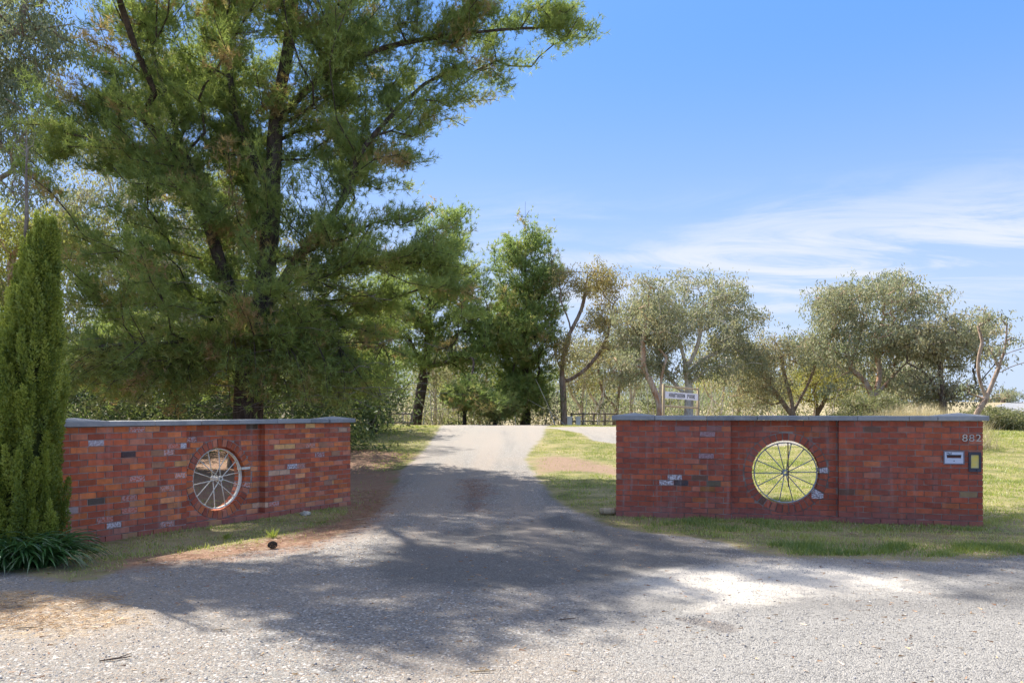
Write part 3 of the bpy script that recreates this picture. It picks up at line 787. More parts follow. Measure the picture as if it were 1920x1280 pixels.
PK = dict(step=.5, lift=.06, wig=.025, bias=.30, rtip=.009, pw=.5)
GK = dict(step=.4, lift=.16, wig=.11, bias=.12, rtip=.020, pw=.54)

# the big pine behind the left wall
Yp = 21.0
big_blobs = [  # px, py, Y, rx px, rz px, ry m
    (520, 60, 21, 330, 200, 4.2), (200, -170, 15.5, 200, 80, 2.2), (400, -230, 17.5, 200, 80, 2.0), (250, -150, 15.4, 190, 60, 1.4), (150, 190, 20.8, 90, 80, 2), (640, 240, 21.8, 80, 90, 1.8), (600, 300, 22, 70, 70, 1.4), (60, 330, 20.2, 110, 50, 1.4), (430, 300, 22, 120, 110, 1.8), (1060, 45, 20.2, 70, 34, 1.3), (1040, 55, 20.2, 80, 40, 1.5), (1100, 50, 20.2, 36, 24, 1.2), (960, 90, 20.4, 90, 45, 1.6), (900, 150, 20.5, 80, 45, 1.6), (200, 740, 20.5, 120, 50, 2), (330, 745, 20, 140, 40, 2), (600, 750, 20.5, 120, 40, 1.8), (450, 755, 20, 130, 34, 1.5), (300, 640, 25, 150, 90, 1.6), (150, 640, 24.5, 110, 110, 1.6), (560, 700, 24.5, 130, 70, 1.4), (660, 600, 20.6, 90, 70, 1.8), (740, 600, 20.8, 70, 50, 1.5), (560, -220, 21, 300, 220, 3.8), (820, 20, 20.5, 170, 75, 2.0), (960, 40, 20.5, 150, 70, 1.8), (1060, 45, 20.2, 75, 45, 1.0), (880, 120, 20.5, 110, 70, 1.5),
    (760, 200, 21, 120, 120, 2.2), (700, 300, 21, 110, 90, 2.2), (330, 210, 21, 200, 150, 3.4), (230, 130, 21, 110, 110, 2.4), (200, 300, 20, 170, 70, 2.0), (80, 260, 19.5, 80, 45, 1.2),
    (400, 380, 21, 260, 120, 3.4), (250, 520, 21, 170, 150, 2.8), (420, 560, 20.5, 240, 130, 3.2), (700, 460, 20.5, 190, 80, 2.6), (840, 520, 20.5, 105, 80, 2.0), (780, 450, 20.2, 120, 55, 1.8), (880, 560, 20.3, 70, 60, 1.4), (650, 430, 20, 120, 60, 2), (560, 620, 19.6, 130, 70, 1.6), (540, 720, 19.6, 120, 60, 1.6), (420, 700, 19.4, 120, 60, 1.4), (640, 560, 21, 190, 110, 3.0),
    (480, 640, 19.5, 120, 75, 1.6), (300, 690, 21, 220, 90, 2.8), (600, 700, 21, 170, 80, 2.6), (500, 730, 20, 110, 50, 1.6), (700, 640, 22, 90, 70, 1.5), (180, 660, 21, 90, 110, 2.0), (690, 745, 22, 60, 48, 1.2)]
tree('pine_tree', 'huge spreading dark pine towering behind the left brick wall', 'tree', 'pine trees',
     [T((462, 800, 21), (470, 690, 21), (492, 560, 21), (508, 420, 21), (512, 330, 21), (520, 200, 21), (545, 60, 21), (555, -120, 21), (560, -380, 21)),
      T((508, 370, 21), (462, 270, 20.8), (440, 200, 20.6), (428, 120, 20.4), (400, -40, 20.3)), T((440, 150, 20.6), (392, 125, 20.2), (345, 95, 20), (300, 60, 19.8)),
      T((484, 620, 21), (430, 540, 20.7), (385, 400, 20.4), (345, 290, 20.2), (312, 180, 20), (275, 60, 19.8), (250, -60, 19.6)),
      T((488, 600, 21), (560, 480, 20.6), (640, 380, 20.4), (680, 280, 20.4), (760, 190, 20.4)), T((505, 470, 21), (600, 500, 20.4), (720, 490, 20), (860, 500, 20)),
      T((515, 230, 21), (600, 150, 20.8), (720, 90, 20.6), (900, 60, 20.5), (1050, 50, 20.3)), T((472, 720, 21), (400, 705, 20), (300, 700, 19.5), (180, 720, 19.3))],
     big_blobs, 3900, .38, lambda t_, d: pine_foliage(t_, d, 36, .85, 11, .17, .0075, .34, .06, .34), 'pine_bark', 'pine_leaf', .35, PK, None, -.72, .95)
# second and third pines by the crest of the drive
tree('pine_tree', 'leaning pine with a bare dark trunk left of the driveway crest', 'tree', 'pine trees',
     [T((777, 797, 46), (790, 730, 46), (803, 640, 46), (806, 560, 46), (825, 470, 46), (850, 380, 46)), T((795, 690, 46), (860, 672, 45), (920, 640, 45)), T((803, 600, 46), (750, 570, 45), (700, 560, 45))],
     [(830, 440, 46, 60, 70, 2.2), (870, 420, 46, 30, 40, 1.4), (790, 560, 46, 110, 90, 3.2), (880, 560, 45, 80, 70, 2.6), (720, 640, 46, 70, 60, 2.4), (870, 650, 45, 70, 50, 2.4), (800, 660, 45, 60, 40, 2), (690, 600, 46, 60, 80, 2.4), (870, 745, 40, 55, 25, 1.4), (930, 760, 40, 40, 28, 1.4), (915, 620, 45.5, 50, 60, 2.2), (900, 700, 45.5, 50, 34, 2)],
     800, .30, lambda t_, d: pine_foliage(t_, d, 22, 1.25, 8, .26, .016, .34, .05), 'pine_bark', 'pine_leaf_far', .45, PK, None, -1.1)
tree('pine_tree', 'bright green conical pine with a spiky top right of the driveway crest', 'tree', 'pine trees',
     [T((985, 798, 47), (985, 650, 47), (985, 500, 47), (985, 378, 47))],
     [(960, 745, 46, 70, 40, 2.2), (985, 405, 47, 22, 34, .7), (945, 470, 47, 38, 45, 1.4), (1005, 450, 47, 40, 40, 1.3), (990, 510, 47, 75, 50, 2.2), (985, 570, 47, 90, 55, 2.5), (1030, 520, 47, 42, 24, 1.4), (975, 630, 46, 85, 50, 2.6), (1015, 640, 45, 40, 30, 1.2), (985, 700, 47, 75, 50, 2.5), (985, 750, 47, 62, 45, 2.0), (915, 620, 47, 40, 60, 2)],
     900, .28, lambda t_, d: pine_foliage(t_, d, 24, 1.1, 8, .25, .016, .42, .02), 'pine_bark', 'pine_leaf_far', .4, dict(PK, lift=.0, bias=.5), None, -1.1)
tree('pine_tree', 'small dark bushy pine drooping over the lawn just past the left wall', 'tree', 'pine trees',
     [T((700, 795, 31), (702, 740, 31), (700, 660, 31))],
     [(700, 700, 31, 75, 60, 2.2), (650, 740, 30, 60, 42, 1.8), (740, 690, 31, 45, 45, 1.6), (640, 680, 31, 60, 50, 2)],
     360, .16, lambda t_, d: pine_foliage(t_, d, 22, .9, 9, .2, .012, .2, .12), 'pine_bark', 'pine_leaf', .4, PK)

for bpx, bpz, bY, lb in ((870, 742, 44, 'low flat-topped pale green young pine over the driveway gap'), (928, 762, 42, 'round pale young pine at the left foot of the bright green pine')):
    tree('young_pine', lb, 'tree', 'young pines beyond the crest', [T((bpx, 797, bY), (bpx + 4, bpz, bY))], [(bpx, bpz, bY, 58, 22, 1.7), (bpx + 20, bpz - 12, bY, 36, 16, 1.3)], 110, .10,
         lambda t_, d: pine_foliage(t_, d, 24, .8, 8, .22, .014, .62, .04), 'pine_bark', 'pine_leaf_far', .4, PK)
# gums: name label, trunks, blobs, tips, radius, bark, leaf, per, spread, L, W, tone
gums = [
    ('tall gum with a straight brown trunk and thin golden crown beside the bright green pine',
     [T((1058, 799, 46), (1056, 740, 46), (1054, 690, 46), (1062, 640, 46), (1090, 580, 46), (1100, 530, 46)), T((1055, 700, 46), (1036, 650, 45.5), (1030, 600, 45.5)), T((1055, 720, 46), (1100, 690, 46), (1135, 640, 46), (1150, 570, 46)),
      T((1055, 730, 46), (1110, 700, 46.5), (1165, 695, 47), (1190, 660, 47)), T((1056, 680, 46), (1070, 620, 46), (1050, 560, 46))],
     [(1110, 515, 46, 58, 24, 1.8), (1090, 552, 46, 45, 22, 1.6), (1140, 545, 46, 40, 28, 1.5), (1060, 525, 46, 30, 22, 1.3), (1120, 590, 46, 60, 30, 2), (1060, 660, 46, 36, 30, 1.6), (1150, 640, 46, 30, 40, 1.4)], 360, .19, 'gum_bark_brown', 'gum_gold', 45, .30, .18, .026, .45),
    ('wide gum with a broad grey-green dome and white limbs directly behind the sign',
     [T((1290, 800, 42), (1292, 730, 42), (1286, 690, 42), (1275, 640, 42), (1262, 580, 42)), T((1290, 700, 42), (1320, 672, 42), (1370, 650, 41.5), (1410, 620, 41)), T((1288, 690, 42), (1310, 640, 42), (1320, 560, 42)),
      T((1290, 745, 42), (1250, 700, 42), (1225, 640, 42)), T((1292, 720, 42), (1330, 690, 42), (1355, 670, 42))],
     [(1290, 560, 42, 100, 46, 3.2), (1210, 560, 42, 46, 40, 2.2), (1302, 525, 42, 30, 20, 1.2), (1350, 560, 42, 55, 42, 2.2), (1400, 600, 42, 50, 34, 1.9), (1280, 620, 42, 130, 45, 3.4), (1215, 640, 42, 52, 50, 2.2), (1360, 650, 42, 60, 35, 2.2), (1320, 690, 41, 60, 30, 1.8), (1390, 690, 42.5, 46, 40, 2), (1220, 700, 42.5, 50, 40, 2)], 640, .23, 'gum_bark', 'gum_leaf', 70, .36, .18, .028, .42),
    ('gum with a leaning orange-barked trunk just left of the sign',
     [T((1236, 800, 41), (1236, 760, 41), (1222, 720, 41), (1208, 690, 41), (1205, 640, 41)), T((1236, 770, 41), (1240, 710, 41), (1250, 670, 41))],
     [(1200, 540, 41, 42, 30, 1.6), (1190, 600, 41, 40, 50, 2), (1235, 610, 41, 50, 45, 2), (1175, 680, 41, 40, 40, 1.8)], 190, .17, 'gum_bark_pink', 'gum_leaf', 60, .34, .18, .028, .5),
    ('large round-headed gum with orange and white limbs behind the middle of the right wall',
     [T((1640, 800, 40), (1636, 750, 40), (1622, 715, 40), (1596, 690, 40), (1585, 650, 40), (1560, 610, 40)), T((1637, 750, 40), (1650, 700, 40), (1640, 640, 40), (1660, 590, 40)), T((1638, 745, 40), (1680, 700, 40), (1710, 670, 40)),
      T((1594, 690, 40), (1610, 640, 40), (1620, 590, 40))],
     [(1640, 560, 40, 120, 42, 3.2), (1560, 580, 40, 66, 42, 2.4), (1650, 535, 40, 55, 22, 1.8), (1720, 575, 40, 50, 34, 2.2), (1620, 630, 40, 120, 45, 3.2), (1540, 640, 40, 48, 44, 2.2), (1700, 650, 40, 70, 40, 2.4), (1560, 700, 40, 50, 40, 1.8), (1690, 710, 41, 60, 34, 2), (1620, 690, 41.5, 60, 34, 1.8)], 700, .21, 'gum_bark_pink', 'gum_leaf', 66, .36, .18, .028, .42),
    ('gum with yellowish leaves and rough dark trunk, right of the round-headed gum',
     [T((1772, 800, 38), (1768, 750, 38), (1764, 700, 38), (1760, 640, 38)), T((1768, 745, 38), (1735, 700, 38), (1700, 680, 38)), T((1770, 755, 38), (1800, 735, 38), (1830, 720, 38))],
     [(1780, 620, 38, 70, 40, 2.4), (1820, 610, 38, 42, 34, 1.6), (1730, 640, 38, 66, 40, 2.2), (1800, 670, 38, 60, 34, 2.2), (1740, 700, 38, 50, 30, 1.8), (1850, 590, 38, 15, 22, .8), (1800, 730, 38.5, 46, 26, 1.6), (1740, 740, 39, 50, 24, 1.6)], 430, .17, 'gum_bark_dark', 'gum_leaf', 60, .33, .17, .028, .6),
    ('forked gum with bare leaning limbs before the far road, past the right wall',
     [T((1822, 800, 33), (1832, 775, 33), (1848, 748, 33), (1862, 715, 33), (1872, 690, 33), (1885, 650, 33), (1888, 610, 33)), T((1850, 745, 33), (1838, 715, 33), (1834, 680, 33), (1842, 640, 33)),
      T((1872, 700, 33), (1895, 688, 33), (1925, 678, 33)), T((1878, 668, 33), (1895, 660, 33), (1920, 652, 33)), T((1872, 690, 33), (1862, 665, 33), (1852, 652, 33))],
     [(1866, 655, 33, 16, 14, .6), (1900, 640, 33, 14, 14, .6), (1850, 610, 33, 22, 20, .8), (1880, 680, 33, 12, 10, .5), (1860, 595, 33, 30, 12, .6), (1835, 720, 33, 20, 30, .9)], 60, .12, 'gum_bark_brown', 'gum_leaf', 34, .20, .15, .026, .35),
    ('low many-stemmed grey gum in the gap between the two domed gums',
     [T((1486, 800, 43), (1484, 750, 43), (1470, 700, 43), (1465, 660, 43)), T((1486, 780, 43), (1450, 730, 43), (1425, 700, 43)), T((1488, 770, 43), (1515, 720, 43), (1530, 680, 43))],
     [(1460, 655, 43, 64, 34, 2.2), (1410, 680, 43, 46, 34, 1.9), (1510, 665, 43, 46, 36, 2), (1440, 710, 43, 70, 34, 2.2), (1410, 745, 43.5, 50, 22, 1.8)], 320, .19, 'gum_bark_brown', 'gum_leaf', 50, .36, .18, .028, .6),
    ('bushy olive gum with dark stems close against the round-headed gum on its left',
     [T((1530, 800, 46), (1530, 750, 46), (1520, 690, 46)), T((1531, 780, 46), (1560, 720, 46), (1570, 680, 46))],
     [(1530, 690, 46, 55, 40, 2.4), (1575, 720, 46, 40, 36, 2), (1500, 735, 46, 40, 30, 2)], 190, .18, 'gum_bark_dark', 'gum_yellow', 56, .36, .18, .028, .45),
    ('far small gum alone beside the road on the right skyline',
     [T((1880, 765, 88), (1880, 750, 88), (1878, 740, 88))],
     [(1880, 742, 88, 28, 9, 2), (1862, 748, 88, 14, 7, 1.4), (1900, 744, 88, 12, 6, 1.2)], 60, .22, 'gum_bark_brown', 'gum_leaf', 60, .42, .3, .05, .4),
    # left side, behind the big pine
    ('drooping pale gum seen against the sky at the top left corner',
     [T((-210, 800, 24), (-190, 500, 24), (-150, 250, 24), (-90, 50, 24), (-40, -120, 24)), T((-165, 420, 24), (-80, 380, 23.5), (24, 320, 23.5)), T((-120, 150, 24), (0, 70, 23.5), (140, 45, 23))],
     [(40, 60, 24, 110, 130, 2.2), (120, 60, 23.5, 60, 60, 1.4), (10, 200, 24, 60, 110, 2), (-60, 120, 24, 80, 200, 2.4), (60, -120, 24, 160, 90, 3), (40, 330, 24, 70, 70, 1.6), (60, 230, 24, 70, 70, 1.8)], 680, .22, 'gum_bark_brown', 'gum_leaf', 80, .34, .17, .022, .10),
    ('yellow-leaved gum glowing behind the cypress tip',
     [T((30, 800, 32), (40, 650, 32), (20, 500, 32), (60, 430, 32))],
     [(40, 470, 32, 90, 80, 2.8), (140, 440, 32, 60, 60, 2.2), (-40, 460, 32, 60, 100, 2.6), (60, 600, 32, 100, 70, 3)], 420, .22, 'gum_bark_pink', 'gum_yellow', 85, .34, .18, .03, .15),
    ('grey gum showing through the gaps on the left half of the big pine',
     [T((250, 800, 34), (255, 650, 34), (240, 450, 34), (260, 300, 34)), T((250, 600, 34), (330, 480, 34), (350, 380, 34)), T((250, 560, 34), (170, 450, 34))],
     [(250, 300, 34, 130, 90, 3), (340, 400, 34, 110, 100, 3), (180, 420, 34, 110, 100, 3), (260, 540, 34, 150, 90, 3.4), (200, 680, 34, 120, 80, 3), (380, 620, 34, 110, 90, 3), (330, 180, 34, 110, 80, 2.6)], 620, .30, 'gum_bark', 'gum_leaf', 85, .40, .2, .032, .45),
    ('grey gum hidden behind the trunk of the big pine',
     [T((430, 800, 37), (440, 600, 37), (450, 400, 37))],
     [(430, 420, 37, 110, 90, 3), (520, 520, 37, 120, 80, 3), (450, 620, 37, 130, 80, 3.2), (580, 640, 37, 90, 70, 2.8), (420, 730, 37, 140, 50, 3)], 380, .28, 'gum_bark_brown', 'gum_leaf', 80, .40, .2, .032, .5),
]
for (lb, tr, bl, nt, rb, bk, lf, per, spd, L_, W_, tn_) in gums:
    tree('gum_tree', lb, 'tree', 'gum trees', tr, bl, nt, rb, (lambda t_, d, per=per, spd=spd, L_=L_, W_=W_, tn_=tn_: gum_foliage(t_, d, per, spd, L_, W_, tn_)), bk, lf, .45, GK)

# slender saplings of the thicket beyond the crest
sap = [(1085, 52, 690, 'between the golden gum and its first low limb'), (1120, 54, 700, 'under the arching low limb of the golden gum'), (1150, 50, 680, 'at the left end of the right wall coping'),
       (1185, 55, 690, 'left of the orange-barked leaning gum'), (1345, 56, 690, 'just right of the sign'), (1385, 52, 700, 'under the right edge of the broad dome'), (1425, 58, 705, 'behind the low many-stemmed gum, to its left'),
       (1590, 56, 710, 'behind the trunk of the round-headed gum, to its left'), (1690, 54, 700, 'behind the trunk of the round-headed gum, to its right'), (1720, 50, 715, 'behind the clump of tall straw-coloured grass'),
       (850, 55, 700, 'through the gap over the driveway, left half'), (895, 50, 715, 'through the gap over the driveway, nearest the bright green pine'), (815, 50, 710, 'right beside the leaning pine trunk'), (665, 56, 690, 'behind the small dark bushy pine')]
for i, (px, Y, top, where) in enumerate(sap):
    top -= 38
    lean = random.uniform(-25, 25)
    tree('young_gum', ['thin pale young gum ', 'spindly grey young gum ', 'slender brown-stemmed young gum '][i % 3] + where, 'tree', 'young gums in the thicket',
         [T((px, 795, Y), (px + lean * .4, 750, Y), (px + lean, top, Y)), T((px + lean * .3, 765, Y), (px - lean, 730, Y), (px - lean * 1.5, top + 10, Y))],
         [(px + lean, top, Y, 44, 34, 2.0), (px - lean * 1.3, top + 22, Y, 40, 30, 1.8), (px, top + 55, Y, 46, 34, 2.0)], 110, .13, (lambda t_, d: gum_foliage(t_, d, 50, .42, .2, .034, .5)),
         ['gum_bark', 'gum_bark', 'gum_bark_brown'][i % 3], ['gum_leaf', 'gum_yellow', 'gum_leaf'][i % 3], .4, dict(GK, rtip=.02, wig=.17))

# trees on the roadside left of the frame, whose crowns throw the dappled shade on the forecourt
bx0, by0 = -12.8, 13.6; z0 = float(H(bx0, by0)); base = Vector((bx0, by0, z0)); et = []
for cx_, cy_, cz_, ra, rb_, rc, n_ in ((-11.6, 14.4, 9.2, 2.0, 1.6, 1.5, 120), (-9.4, 14.9, 10.5, 1.7, 1.3, .8, 90), (-7.4, 12.9, 10.2, 1.2, 1.0, .5, 34), (-13, 12.6, 8, 2, 2, 2, 80)):
    v = RNG.normal(size=(n_, 3)); v /= np.linalg.norm(v, axis=1)[:, None]; v *= (RNG.random(n_) ** .4)[:, None]; et.append(v * np.array([ra, rb_, rc]) + np.array([cx_, cy_, cz_]))
et = np.concatenate(et); root = empty('pine_tree', base, 0, 'pine standing out of frame to the left, one bough overhead', 'tree', 'pine trees')
mb, tp, dr = grow([[base - Vector((0, 0, .1)), Vector((-12.6, 13.6, 5)), Vector((-12.2, 13.8, 10.5))]], et, .28, **PK); mb.v = [(a - base.x, b - base.y, c - base.z) for a, b, c in mb.v]
mb.build('trunk', M['pine_bark'], root, True); V_, F_, t_ = pine_foliage(tp, dr, 26, .9, 10, .18, .010, .3, .04)
link('crown', fast_mesh('crown', V_ - np.array(base), F_, 3, {'tone': t_}), M['pine_leaf'], root)


# far wood and undergrowth that reads as one mass
def scatter_stuff(name, label, cat, mat, V, Fc, tn):
    return tag(link(name, fast_mesh(name, V, Fc, Fc.shape[1], {'tone': tn}), M[mat]), label, cat, None, 'stuff')


n = 1500; X = RNG.uniform(-75, 48, n); Yy = RNG.uniform(62, 120, n); keep = (X < Yy * .50); X, Yy = X[keep], Yy[keep]
Z = H(X, Yy) + RNG.random(len(X)) ** 1.3 * np.where(X < -8, 7.5, 3.6) + .3
tp = np.stack([X, Yy, Z], 1); V, Fc, tn = gum_foliage(tp, None, 90, .95, .36, .060, .12, .25)
scatter_stuff('far_wood', 'grey-green far-off bushland filling the gaps between the trunks', 'bushland', 'gum_leaf', V, Fc, tn)
n = 420; X = RNG.uniform(-24, 21, n); Yy = RNG.uniform(44, 58, n); keep = (np.abs(X - .5) > 1.0); X, Yy = X[keep], Yy[keep]
tp = np.stack([X, Yy, H(X, Yy) + RNG.random(len(X)) ** 1.6 * 1.6 + .1], 1); V, Fc, tn = gum_foliage(tp, None, 60, .42, .2, .034, .45, .3, .2)
scatter_stuff('undergrowth', 'low tangled scrub beyond the crest of the driveway', 'scrub', 'scrub', V, Fc, tn)
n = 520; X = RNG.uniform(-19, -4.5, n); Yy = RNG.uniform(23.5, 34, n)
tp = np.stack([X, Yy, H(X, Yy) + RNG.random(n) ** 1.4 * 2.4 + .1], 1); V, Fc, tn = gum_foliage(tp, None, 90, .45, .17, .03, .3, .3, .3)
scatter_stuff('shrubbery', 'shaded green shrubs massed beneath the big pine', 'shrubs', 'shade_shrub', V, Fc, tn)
for bx, by, br, bh, lb in ((24.2, 40.5, 1.5, .75, 'dark olive bush on the verge just below the far road'), (20.6, 33.5, 1.7, .5, 'low dry mounded bush on the lawn edge beyond the right wall end'), (16.0, 36.0, 1.6, 1.5, 'blue-green shrub behind the tall straw grass')):
    bz = float(H(bx, by)); rt = empty('bush', (bx, by, bz), 0, lb, 'bush', 'bushes beyond the right wall'); n = 170; v = RNG.normal(size=(n, 3)); v /= np.linalg.norm(v, axis=1)[:, None]; v[:, 2] = np.abs(v[:, 2]); v *= (RNG.random(n) ** .4)[:, None]
    V, Fc, tn = gum_foliage(v * np.array([br, br * .8, bh]) + np.array([0, 0, .15]), None, 60, .16, .12, .02, .35, .25, .2); link('foliage', fast_mesh('foliage', V, Fc, 4, {'tone': tn}), M['scrub'], rt)
    q = MB()
    for i in range(9): a = i * .7; q.tube([(0, 0, -.05), (math.cos(a) * br * .4, math.sin(a) * br * .35, bh * .5), (math.cos(a) * br * .8, math.sin(a) * br * .65, bh * .85)], [.03, .018, .006], 5, False)
    q.build('stems', M['grey_wood'], rt, True)
# pale dead sticks and stems in the thicket
q = MB()
for i in range(420):
    x = random.uniform(-22, 22); y = random.uniform(44, 60); z = float(H(x, y)); h = random.uniform(1, 3.6); dx, dy = random.gauss(0, .5), random.gauss(0, .4)
    q.tube([(x, y, z - .1), (x + dx * .5 + random.gauss(0, .1), y + dy * .5, z + h * .5), (x + dx * 1.3, y + dy, z + h)], [random.uniform(.02, .05), .022, .008], 4, False)
tag(q.build('thicket_stems', M['gum_bark'], None, True), 'pale bare stems tangled through the scrub beyond the crest', 'stems', None, 'stuff')
q = MB()                                          # dead twigs low in the big pine are parts of that pine
pine_root = bpy.data.objects['pine_tree']
for i in range(170):
    a = P(random.gauss(500, 130), random.uniform(520, 775), random.uniform(19.2, 21.5)) ; dx = random.gauss(0, 1) * .8; pts = [a]
    for j in range(5): pts.append(pts[-1] + Vector((dx * .3 + random.gauss(0, .06), random.gauss(0, .08), random.gauss(-.02, .09))))
    q.tube([p - pine_root.location for p in pts], [.011, .010, .008, .007, .005, .003], 4, False)
tag(q.build('dead_twigs', M['grey_wood'], pine_root, True), 'bare grey twigs', None, None, 'stuff')

# ------------------------------------------------------------------ pencil cypress
cxp, cyp = -5.72, 9.35; cz = float(H(cxp, cyp)); HC = 2.28 + 1.68 - cz
cyr = empty('cypress', (cxp, cyp, cz), 0, 'tall narrow lime-green pencil cypress at the left end of the left wall', 'tree')


def crad(z, th):
    t_ = z / HC; r = .395 * np.clip(sst(-.12, .10, t_), .4, 1) * np.where(t_ < .5, 1, np.clip(1 - ((t_ - .5) / .5) ** 1.25 * .93, .05, 1))
    return r * (1 + .05 * np.sin(th * 5 + z * .9) + .05 * np.sin(th * 9 - z * 1.7) + .05 * np.sin(z * 3.3 + th * 2))


npl = 620; zz_ = .16 + (HC - .36) * RNG.random(npl) ** .95; th = RNG.random(npl) * 2 * np.pi; rr = crad(zz_, th) * (.66 + .40 * RNG.random(npl))
bx_ = .62 * np.clip(zz_ / HC - .5, 0, 1)
pc = np.stack([np.cos(th) * rr + bx_, np.sin(th) * rr, zz_ + 0], 1); out = np.stack([np.cos(th), np.sin(th), np.zeros(npl)], 1)
nl = 340; t_ = RNG.random((npl, nl)); ln = .28 + .30 * RNG.random(npl)
wid = .046 * np.sin(np.clip(t_, .02, 1) ** .7 * np.pi) + .012
off = RNG.normal(size=(npl, nl, 3)); off = off / np.linalg.norm(off, axis=2, keepdims=True) * wid[..., None] * (.55 + .45 * RNG.random((npl, nl, 1)))
axis = unit(np.array([0, 0, 1.0]) + out * .12 + RNG.normal(size=(npl, 3)) * .07)
pp = pc[:, None] + axis[:, None] * ((t_ - .5) * ln[:, None])[..., None] + off
dd_ = unit(axis[:, None] * .8 + off / np.maximum(np.linalg.norm(off, axis=2, keepdims=True), 1e-5) * .55 + RNG.normal(size=(npl, nl, 3)) * .35)
tn = np.clip(np.repeat(.45 + RNG.normal(size=npl) * .2, nl) + RNG.normal(size=npl * nl) * .10 + (t_.ravel() - .5) * .25, 0, 1)
V, Fc, tn = quads_leaf(pp.reshape(-1, 3), dd_.reshape(-1, 3), .026 + .018 * RNG.random(npl * nl), .0075, tn)
link('foliage', fast_mesh('foliage', V, Fc, 4, {'tone': tn}), M['cypress'], cyr)
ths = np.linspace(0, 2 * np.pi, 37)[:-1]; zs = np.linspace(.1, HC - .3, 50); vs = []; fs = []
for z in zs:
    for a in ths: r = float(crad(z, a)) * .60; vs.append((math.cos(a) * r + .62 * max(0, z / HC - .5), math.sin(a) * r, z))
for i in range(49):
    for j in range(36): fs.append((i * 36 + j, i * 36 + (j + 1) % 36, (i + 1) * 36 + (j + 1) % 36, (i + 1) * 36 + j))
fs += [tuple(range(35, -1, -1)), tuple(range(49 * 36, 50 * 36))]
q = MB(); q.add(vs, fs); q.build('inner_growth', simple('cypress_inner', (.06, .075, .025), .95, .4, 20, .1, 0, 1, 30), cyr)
q = MB(); q.tube([(0, 0, -.1), (0, 0, .5)], [.07, .05], 8); q.build('trunk', M['gum_bark_dark'], cyr, True)
q = MB(); q.tube([(.02, 0, HC - .5), (.05, .0, HC), (.03, .02, HC + .45), (.05, 0, HC + .95)], [.026, .022, .015, .004], 6)
for i in range(26):
    z = HC + random.uniform(-.1, .85); a = random.uniform(0, 6.28); l = random.uniform(.12, .34); c_, s_ = math.cos(a), math.sin(a)
    q.tube([(.04, 0, z), (.04 + c_ * l * .45, s_ * l * .45, z + l * .35), (.04 + c_ * l * .6, s_ * l * .6, z + l * 1.0)], [.006, .004, .0015], 4, False)
q.build('dead_leader', M['grey_wood'], cyr, True)


# ------------------------------------------------------------------ strap-leaved clumps
def clump(x, y, nlv, r, lmin, lmax, label):
    z = float(H(x, y)); root = empty('agapanthus', (x, y, z), 0, label, 'plant', 'strap-leaved clumps under the cypress')
    Vv, Ff, Tt = [], [], []; base = 0
    for i in range(nlv):
        a = random.uniform(0, 6.28); r0 = random.uniform(0, r); ln = random.uniform(lmin, lmax); el = random.uniform(.85, 1.5); w = random.uniform(.011, .018); b = a + random.gauss(0, .5)
        px, py_, pz = math.cos(a) * r0, math.sin(a) * r0, 0.0; dx, dy = math.cos(b), math.sin(b); sxn, syn = -dy, dx; ns = 9; e = el; tv = min(1, max(0, random.gauss(.35, .25)))
        for k_ in range(ns + 1):
            t_ = k_ / ns; ww_ = w * (1 if t_ < .6 else max(.08, (1 - t_) / .4))
            Vv += [(px - sxn * ww_, py_ - syn * ww_, pz + .004), (px, py_, pz - .003), (px + sxn * ww_, py_ + syn * ww_, pz + .004)]; Tt += [tv] * 3
            px += dx * math.cos(e) * ln / ns; py_ += dy * math.cos(e) * ln / ns; pz += math.sin(e) * ln / ns; e -= random.uniform(.15, .29)
            if pz < .012: pz = .012
        for k_ in range(ns):
            q0 = base + k_ * 3; Ff += [(q0, q0 + 1, q0 + 4, q0 + 3), (q0 + 1, q0 + 2, q0 + 5, q0 + 4)]
        base += (ns + 1) * 3
    link('leaves', fast_mesh('leaves', np.array(Vv), np.array(Ff), 4, {'tone': np.array(Tt)}), M['strap'], root, True)


clump(-5.30, 9.05, 250, .17, .45, .72, 'dark green strap-leaved clump nearest the brick wall')
clump(-5.56, 8.92, 240, .19, .48, .76, 'strap-leaved clump in the middle of the row, below the cypress')
clump(-5.98, 8.95, 220, .17, .52, .8, 'strap-leaved clump at the left edge of the photo')

# ------------------------------------------------------------------ grass, litter, stones
def grass_patch(n, x0, x1, y0, y1, hmin, hmax, w, ok, tone, tv=.2, lean=.45):
    x = RNG.uniform(x0, x1, n); y = RNG.uniform(y0, y1, n); kp = ok(x, y) > RNG.random(n); x, y = x[kp], y[kp]; m = len(x)
    cl_ = .5 + .5 * np.sin(x * 2.3 + 1.7 * np.sin(y * 1.9)) * np.sin(y * 2.9 + 1.3 * np.sin(x * 3.1))
    h = (hmin + (hmax - hmin) * RNG.random(m)) * (.55 + .75 * cl_); d = unit(np.array([0, 0, 1.0]) + RNG.normal(size=(m, 3)) * lean * np.array([1, 1, .2]))
    t_ = np.clip(tone + (cl_ - .5) * -.35 + RNG.normal(size=m) * tv, 0, 1)
    return tri_blades(np.stack([x, y, H(x, y) - .004], 1), d, h, np.full(m, w), t_)


def merge(parts):
    V, Fc, tn, o = [], [], [], 0
    for a, b, c in parts: V.append(a); Fc.append(b + o); tn.append(c); o += len(a)
    return np.concatenate(V), np.concatenate(Fc), np.concatenate(tn)


